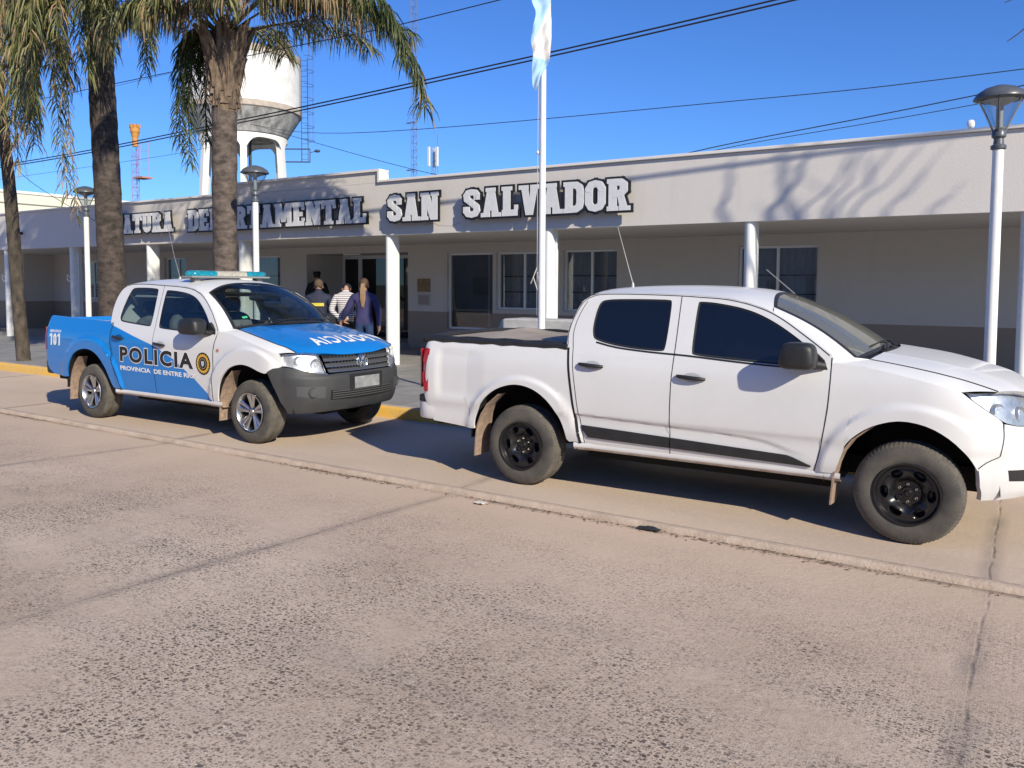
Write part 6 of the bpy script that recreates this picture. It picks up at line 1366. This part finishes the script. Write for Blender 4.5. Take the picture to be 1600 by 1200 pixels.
# ------------------------------------------------------------------ overhead cables
cb = M('cable_black', (.02, .022, .03), .6)
def cable(pts, r, label, grp='overhead cables'):
    g = MB(); g.tube(smooth_poly(pts, 8), r, 5); o = g.build('overhead_cable', cb, smooth=60); tag(o, label, 'cable', grp); return o
def uy(u, v, Y):   # point of the plane y=Y seen at a measured picture coordinate
    d_ = (r2*((u-800)/1264.5)+u2*((522.5-v)/1264.5)-(-fwd)); t_ = Y/d_.y; return (d_.x*t_, Y, 1.7834+d_.z*t_)
A0 = [(-60, 10.7, 5.25), (-40, 10.7, 4.95), (-22.42, 10.7, 4.82), (-13.4, 10.7, 5.0), (-7.5, 10.7, 5.21), (-2.9, 10.7, 5.43), (6, 10.7, 5.95), (20, 10.7, 6.9)]
cable(A0, .013, 'upper of the two thick cables running low across the sky'); cable([(x, y+.01, z-.055) for x, y, z in A0], .013, 'lower of the two thick cables running low across the sky')
cable([(-60, 10.7, 6.9), (-30, 10.7, 6.4), (-13, 10.7, 6.2), (-7, 10.7, 6.2), (10, 10.7, 6.7)], .009, 'single cable high in the sky crossing behind the right hand palm')
cable([(-34, 28, 9.9), (-19.5, 20, 6.8), (-6.36, 20, 6.33), (-.35, 20, 6.28), (12, 20, 6.5)], .011, 'thin cable from the water tower to the right edge of the sky')
cable([(-9.6, 20, 4.6), (-7.48, 20, 5.17), (-1.26, 20, 5.84), (12, 20, 7.4)], .013, 'dark cable rising from the parapet behind the right lamp'); cable([(-8.6, 20, 4.85), (-6.33, 20, 5.23), (-1.25, 20, 5.65), (12, 20, 6.9)], .009, 'faint cable just below the dark cable behind the right lamp')
cable([(-34.2, 28.5, 9.95), (-27.5, 25, 8.2), (-20.97, 25, 6.35), (-16, 25, 5.2)], .012, 'cable sloping down from the water tower to the roof'); 
cable([uy(-20, 283, 25), uy(130, 262, 25), uy(258, 243, 25), uy(330, 230, 25)], .010, 'faint cable behind the left palm fronds'); cable([uy(170, 137, 18), uy(255, 117, 18), uy(340, 98, 18), uy(420, 80, 18)], .007, 'thin cable above the orange topped mast'); cable([(-18.6, 8.9, 5.6), (-18.3, 8.9, 4.2), (-17.9, 10.5, 3.1)], .006, 'guy wire beside the leaning trunk')

# ------------------------------------------------------------------ far side of the street (out of view, houses added to darken reflections in glass and paint)
for i, (x0, x1, y0, h_, col_, lab) in enumerate(((-36, -18.3, -15, 6.8, (.45, .36, .28), 'ochre house added across the street for reflections'), (-17.6, -2.7, -15.4, 7.4, (.55, .53, .50), 'grey white house added across the street for reflections'), (-2, 14, -15.5, 6.6, (.40, .28, .22), 'brick red house added across the street for reflections'))):
    hh = empty('house', ((x0+x1)/2, y0-4, 0), lab, 'house', 'unseen houses added across the street for reflections'); bpy.context.view_layer.update()
    g = MB(); g.box(x0, x1, y0-8, y0, 0, h_); sub(g, 'wall', stucco('house_wall_%s' % ('ochre', 'grey', 'brick')[i], col_), hh)
    g = MB(); g.box(x0-.3, x1+.3, y0-8.3, y0+.3, h_+.003, h_+.2); sub(g, 'roof', M('roof_dark', (.2, .15, .13), .9), hh)
    for k in range(3): g = MB(); xx = x0+(x1-x0)*(k+.5)/3; g.box(xx-.7, xx+.7, y0+.003, y0+.05, 1.0, 2.3); sub(g, 'window', M('far_window', (.03, .035, .04), .2), hh)
    g = MB(); xx = x0+(x1-x0)/3; g.box(xx-.45, xx+.45, y0+.003, y0+.06, 0, 2.1); sub(g, 'door', M('far_door', (.14, .08, .05), .6), hh)

# ------------------------------------------------------------------ litter
g = MB(); rr = random.Random(8)
G = [[(-2.33+(i-5)*.018+rr.uniform(-.01, .01), 5.50+(j-3)*.012+rr.uniform(-.006, .006), -.015+.022*rr.random()*(1-abs(i-5)/6)) for j in range(7)] for i in range(11)]; g.grid(G); tag(g.build('rag', M('black_rag', (.02, .022, .03), .8), smooth=60), 'crumpled black rag lying on the gutter ridge', 'rag')
g = MB(); g.grid([[(-3.80+i*.022+rr.uniform(-.006, .006), 5.34+j*.02+rr.uniform(-.006, .006), -.008+.010*rr.random()) for j in range(4)] for i in range(5)]); tag(g.build('paper_scrap', M('paper', (.6, .57, .52), .9)), 'small torn white paper scrap on the road by the gutter', 'paper')
g = MB()
for i in range(900):
    x = rr.choice((-5.7, -5.2, -1.9, -1.2, -11.2, -3.3))+rr.gauss(0, .45); y = 5.535-abs(rr.gauss(0, .05)); z = rz(y)+.004; s_ = rr.uniform(.003, .011); a_ = rr.uniform(0, 6.3)
    g.add([(x+s_*1.6*math.cos(a_), y+s_*1.6*math.sin(a_), z), (x-s_*.6*math.sin(a_), y+s_*.6*math.cos(a_), z+.004), (x-s_*1.6*math.cos(a_), y-s_*1.6*math.sin(a_), z), (x+s_*.6*math.sin(a_), y-s_*.6*math.cos(a_), z+.001)], [(0, 1, 2, 3)], i % 2)
tag(g.build('debris', [M('leaf_litter', (.16, .08, .035), .9), M('grit', (.12, .10, .085), .9)], fix=False), 'dry leaf crumbs and grit gathered along the gutter ridge', 'debris', kind='stuff')

# ------------------------------------------------------------------ people
skin = M('skin', (.42, .24, .17), .55, var=.12, vs=30)
def figure(x, y, z0, head, H, J, rad, region, mats, label, hairf=None, extra=None):
    """J: joint name -> (side, forward, up) for a 1.75 m body; edges by name; skinned to one continuous body mesh"""
    e = empty('person', (x, y, z0), label, 'person'); e.rotation_euler = (0, 0, head); bpy.context.view_layer.update()
    k = H/1.75; base = dict(pelvis=(0, 0, .95), waist=(0, 0, 1.08), chest=(0, -.005, 1.25), upper=(0, -.01, 1.39), neck=(0, .0, 1.49), skull=(0, .015, 1.585), crown=(0, .01, 1.675))
    for s_, n_ in ((-1, 'l'), (1, 'r')):
        base.update({'hip'+n_: (s_*.095, 0, .90), 'knee'+n_: (s_*.105, .02, .49), 'ankle'+n_: (s_*.11, -.015, .09), 'toe'+n_: (s_*.125, .13, .035), 'sh'+n_: (s_*.185, -.01, 1.395), 'el'+n_: (s_*.245, -.03, 1.12), 'wr'+n_: (s_*.255, .03, .88)})
    base.update(J)
    R0_ = dict(pelvis=(.155, .115), waist=(.14, .105), chest=(.165, .12), upper=(.13, .10), neck=(.056, .056), skull=(.078, .092), crown=(.05, .06), hip=(.09, .09), knee=(.062, .062), ankle=(.045, .045), toe=(.04, .03), sh=(.07, .075), el=(.052, .052), wr=(.034, .034))
    R0_.update(rad)
    ed = [('pelvis', 'waist'), ('waist', 'chest'), ('chest', 'upper'), ('upper', 'neck'), ('neck', 'skull'), ('skull', 'crown')]
    for n_ in 'lr': ed += [('pelvis', 'hip'+n_), ('hip'+n_, 'knee'+n_), ('knee'+n_, 'ankle'+n_), ('ankle'+n_, 'toe'+n_), ('upper', 'sh'+n_), ('sh'+n_, 'el'+n_), ('el'+n_, 'wr'+n_)]
    names_ = list(base); co = {n_: Vector(base[n_])*k for n_ in names_}; R_j = {n_: Vector(R0_.get(n_, R0_.get(n_[:-1], (.05, .05))))*k for n_ in names_}
    for n_ in 'lr':   # hand: palm, four fingers, thumb
        w_ = co['wr'+n_]; dv = (w_-co['el'+n_]).normalized(); sd = Vector((0, 1, 0)) if abs(dv.y) < .8 else Vector((1, 0, 0)); sd = (sd-dv*sd.dot(dv)).normalized(); nm = dv.cross(sd)*(1 if n_ == 'l' else -1)
        co['palm'+n_] = w_+dv*.055*k; R_j['palm'+n_] = Vector((.036, .020))*k; ed.append(('wr'+n_, 'palm'+n_)); co['kn'+n_] = w_+dv*.085*k; R_j['kn'+n_] = Vector((.034, .014))*k; ed.append(('palm'+n_, 'kn'+n_))
        for q_, (off, ln) in enumerate(((-.030, .062), (-.010, .072), (.010, .068), (.030, .052))):
            a1 = co['kn'+n_]+sd*off*k+dv*.012*k; a2 = a1+dv*ln*.5*k+nm*.010*k; a3 = a2+dv*ln*.4*k+nm*.022*k
            for t_, pt in enumerate((a1, a2, a3)):
                nn = 'f%d%d%s' % (q_, t_, n_); co[nn] = pt; R_j[nn] = Vector((.0095, .0095))*k*(1-.12*t_); ed.append((('kn'+n_) if t_ == 0 else 'f%d%d%s' % (q_, t_-1, n_), nn))
        t1_ = co['palm'+n_]-sd*-.036*k*1+nm*.01*k; co['th0'+n_] = t1_; co['th1'+n_] = t1_+(dv*.8+sd*.5).normalized()*.035*k; co['th2'+n_] = co['th1'+n_]+(dv+nm*.3).normalized()*.026*k
        for t_ in range(3): R_j['th%d%s' % (t_, n_)] = Vector((.0115, .0115))*k*(1-.1*t_); ed.append((('palm'+n_) if t_ == 0 else 'th%d%s' % (t_-1, n_), 'th%d%s' % (t_, n_)))
    # nose gives the face a front
    co['nose'] = co['skull']+(co['skull']-co['neck']).cross(Vector((-1, 0, 0))).normalized()*.098*k; R_j['nose'] = Vector((.014, .016))*k; ed.append(('skull', 'nose'))
    order = list(co); idx = {n_: i for i, n_ in enumerate(order)}
    me = bpy.data.meshes.new('body'); me.from_pydata([tuple(co[n_]) for n_ in order], [(idx[a_], idx[b_]) for a_, b_ in ed], []); o = bpy.data.objects.new('body', me); COL.objects.link(o)
    md = o.modifiers.new('s', 'SKIN'); md.use_smooth_shade = True; md.branch_smoothing = .4
    for i, n_ in enumerate(order): me.skin_vertices[0].data[i].radius = R_j[n_]; me.skin_vertices[0].data[i].use_root = n_ == 'pelvis'
    sm = o.modifiers.new('u', 'SUBSURF'); sm.levels = 2; sm.render_levels = 2
    bpy.context.view_layer.update(); dg = bpy.context.evaluated_depsgraph_get(); m3 = bpy.data.meshes.new_from_object(o.evaluated_get(dg)); o.modifiers.clear(); o.data = m3; bpy.data.meshes.remove(me); m3.name = 'body'
    m3.materials.clear()
    for mm in mats: m3.materials.append(mm)
    segs = [(co[a_], co[b_], a_, b_) for a_, b_ in ed]
    for pl in m3.polygons:
        c_ = pl.center; best = None; bd = 9
        for A_, B_, n1, n2 in segs:
            ab = B_-A_; t_ = max(0, min(1, (c_-A_).dot(ab)/ab.length_squared)); dd = (c_-(A_+ab*t_)).length-lerp(R_j[n1].x, R_j[n2].x, t_)
            if dd < bd: bd = dd; best = (n1, n2, t_)
        pl.material_index = region(best, c_/k); pl.use_smooth = True
    o.parent = e
    if extra: extra(e, co, k, R_j)
    return e
def reg_std(best, c_):
    n1, n2, t_ = best
    if n2 in ('skull', 'crown', 'nose') or n1 in ('skull',): return 0
    if n1 == 'upper' and n2 == 'neck': return 0 if t_ > .72 else 1
    if n2[:2] in ('f0', 'f1', 'f2', 'f3', 'th', 'pa', 'kn') and not n2.startswith('knee'): return 0
    if n2.startswith('toe') or (n2.startswith('ankle') and t_ > .93): return 3
    if n1 == 'pelvis' and n2 == 'waist': return 1 if c_.z > .93 else 2
    if n1.startswith('hip') or n1.startswith('knee') or n2.startswith('hip'): return 2 if c_.z < .93 else 1
    return 1
def ellips(mb, c_, r_, n=14, zc=None, tf=None, mi=0):
    G = []
    for i in range(n+1):
        th = -math.pi/2+math.pi*i/n; row = []
        for j in range(2*n+1):
            ph = math.pi*j/n; v = Vector((r_[0]*math.cos(th)*math.cos(ph), r_[1]*math.cos(th)*math.sin(ph), r_[2]*math.sin(th)))
            if tf: v = tf(v)
            row.append(tuple(Vector(c_)+v))
        G.append(row)
    mb.grid(G, mi)
def face_parts(e, co, k):
    g = MB(); s_ = co['skull']
    for sx_ in (-1, 1): ellips(g, s_+Vector((sx_*.030, .088, .012))*k, (.011*k, .006*k, .006*k), 5); 
    o = g.build('eyes', M('eye_dark', (.03, .02, .02), .3), e, smooth=60)
    g = MB(); ellips(g, s_+Vector((0, .088, -.055))*k, (.022*k, .006*k, .006*k), 5); g.build('mouth', M('lips', (.25, .09, .07), .5), e, smooth=60)
def ears(e, co, k):
    for sx_ in (-1, 1):
        g = MB(); ellips(g, co['skull']+Vector((sx_*.080, -.005, .0))*k, (.009*k, .020*k, .030*k), 6); g.build('ear', skin, e, smooth=60)
navy = M('navy_jacket', (.018, .024, .055), .75, var=.4, vs=9, bump=.6, bs=16); blk = M('black_uniform', (.010, .011, .016), .8, var=.4, vs=9, bump=.4, bs=14); jeans = M('blue_jeans', (.018, .045, .12), .85, col2=(.010, .028, .08), vs=12, bump=.3, bs=60)
sweat = M('navy_sweatshirt', (.040, .038, .12), .85, col2=(.028, .027, .085), vs=6, bump=.9, bs=9); darkt = M('dark_trousers', (.015, .016, .022), .85); shoe = M('dark_shoe', (.02, .018, .017), .6)
st = bpy.data.materials.new('striped_cloth'); st.use_nodes = True; t = st.node_tree; b = t.nodes['Principled BSDF']; b.inputs['Roughness'].default_value = .85
tc = N(t, 'ShaderNodeTexCoord'); sx = N(t, 'ShaderNodeSeparateXYZ'); t.links.new(tc.outputs['Object'], sx.inputs[0]); fr_ = math_(t, 'FRACT', math_(t, 'MULTIPLY', sx.outputs[2], 25.)); t.links.new(mixc(t, math_(t, 'LESS_THAN', fr_, .33), (.60, .57, .56), (.07, .07, .11)), b.inputs['Base Color'])
FACE = math.atan2(.80, -.60)-math.pi/2     # heading of the group: towards the entrance
def hair_cap(e, co, k, mat_, vol=1.0, z=.0, back=True, name='hair'):
    g = MB(); c_ = (co['skull']+co['crown'])/2+Vector((0, -.012, .012))*k
    def tf(v):
        if v.y > .03*k and v.z < .045*k: v = v*.80
        return v
    ellips(g, c_, (.088*k*vol, .103*k*vol, .098*k*vol), 16, tf=tf); return g.build(name, mat_, e, smooth=60)
# officer on the left, seen from behind, right hand on the prisoner's arm
def ex_off(e, co, k, R_j):
    hair_cap(e, co, k, M('hair_short_fair', (.13, .085, .05), .9, var=.5, vs=60), 1.0); ears(e, co, k)
    g = MB(); bm_y = M('yellow_band', (.72, .58, .05), .6, col2=(.42, .36, .06), vs=38, stretch=(2.2, 1, .35))
    G = [[((xx)*k, (-.140+.6*xx*xx)*k, zz*k) for zz in (1.225, 1.285)] for xx in [lerp(-.12, .12, i/10) for i in range(11)]]; g.grid(G); g.build('yellow_back_band', bm_y, e)
figure(-11.45, 10.97, .14, FACE, 1.74, dict(elr=(.28, .06, 1.13), wrr=(.46, .06, 1.10), ell=(-.27, -.02, 1.12), wrl=(-.24, .12, .95)), dict(upper=(.165, .12), chest=(.205, .145), waist=(.19, .14), sh=(.095, .09), el=(.078, .075), wr=(.045, .045)), reg_std, [skin, navy, darkt, shoe], 'officer seen from behind in a dark jacket with a yellow band on the back', extra=ex_off)
# man in the striped top, hands behind his back, head bowed
def ex_st(e, co, k, R_j):
    g = MB(); c_ = co['crown']+Vector((0, .0, -.02))*k; ellips(g, c_, (.092*k, .105*k, .080*k), 14); g.build('hair', M('hair_black', (.012, .010, .010), .7), e, smooth=60); ears(e, co, k)
    g = MB()
    for s_ in (-1, 1): g.tube([tuple(co['wrl' if s_ < 0 else 'wrr']+Vector((.04*math.cos(a_), .012*math.sin(a_), .04*math.sin(a_)))*k) for a_ in [i*math.pi/6 for i in range(13)]], .005, 6)
    g.build('handcuffs', chrome, e, smooth=60)
figure(-11.02, 11.25, .14, FACE, 1.74, dict(neck=(0, .045, 1.475), skull=(0, .115, 1.545), crown=(0, .165, 1.60), elr=(.27, -.10, 1.14), wrr=(.05, -.19, .99), ell=(-.27, -.10, 1.14), wrl=(-.05, -.20, .97), upper=(0, .0, 1.38)), dict(upper=(.155, .115), chest=(.195, .14), waist=(.175, .13), sh=(.09, .085), el=(.06, .06), wr=(.04, .04)), reg_std, [skin, st, darkt, shoe], 'man in a striped top with bowed head and hands cuffed behind his back', extra=ex_st)
# woman on the right with a long fair ponytail
def ex_w(e, co, k, R_j):
    hm = M('hair_fair', (.40, .26, .14), .7, col2=(.12, .07, .035), vs=30, stretch=(8, 8, .7)); hair_cap(e, co, k, M('hair_brown', (.10, .055, .03), .75, var=.4, vs=30), 1.0)
    g = MB(); s_ = co['crown']+Vector((0, -.085, -.015))*k
    for i in range(9):
        o1 = (i-4)*.0065; g.tube([tuple(s_+Vector((o1*.4, .02, .02))*k), tuple(s_+Vector((o1, -.035, -.04))*k), tuple(s_+Vector((o1*1.5, -.045, -.16))*k), tuple(s_+Vector((o1*1.7, -.055, -.30))*k), tuple(s_+Vector((o1*.6+.004, -.060, -.43-.01*abs(i-4)))*k)], [.008, .011, .012, .009, .002], 6)
    g.build('ponytail', hm, e, smooth=60); ears(e, co, k)
figure(-10.36, 11.05, .14, FACE-.10, 1.76, dict(ell=(-.32, .01, 1.15), wrl=(-.42, .10, .99), elr=(.27, -.03, 1.13), wrr=(.27, .0, .87)), dict(upper=(.14, .11), chest=(.18, .14), waist=(.17, .13), pelvis=(.175, .13), hip=(.105, .10), sh=(.085, .085), el=(.068, .068), wr=(.042, .042)), lambda b_, c_: (1 if (c_.z > .90 and reg_std(b_, c_) == 2) else reg_std(b_, c_)), [skin, sweat, jeans, shoe], 'woman in a navy sweatshirt and jeans with a long fair ponytail', extra=ex_w)
# officer with a cap waiting in the shaded entrance, facing the street
def ex_c(e, co, k, R_j):
    face_parts(e, co, k); ears(e, co, k); hair_cap(e, co, k, M('hair_black', (.012, .010, .010), .7), .93)
    g = MB(); c_ = co['crown']; g.lathe([(.001, .075*k), (.08*k, .072*k), (.098*k, .05*k), (.096*k, -.01*k), (.098*k, -.015*k)], 24, c=tuple(c_)); 
    g.grid([[tuple(c_+Vector((.085*math.sin(a_), .085*math.cos(a_), -.008))*k) for a_ in [lerp(-1.1, 1.1, i/10) for i in range(11)]], [tuple(c_+Vector((.10*math.sin(a_), .155*math.cos(a_), -.022))*k) for a_ in [lerp(-1.1, 1.1, i/10) for i in range(11)]]]); g.build('cap', blk, e, smooth=50)
    g = MB(); p_ = co['shr']; g.box(p_.x+.075*k, p_.x+.083*k, p_.y-.03*k, p_.y+.03*k, p_.z-.10*k, p_.z-.03*k); g.build('shoulder_patch', M('patch_gold', (.35, .22, .05), .7), e)
figure(-16.60, 15.85, .272, math.pi+.62, 1.85, dict(wrl=(-.10, .20, 1.0), wrr=(.10, .20, 1.0), ell=(-.27, .0, 1.14), elr=(.27, .0, 1.14)), dict(upper=(.16, .12), chest=(.20, .14), waist=(.19, .14), sh=(.09, .09), el=(.065, .065)), reg_std, [skin, blk, blk, shoe], 'officer in black uniform and cap standing in the shaded entrance', extra=ex_c)
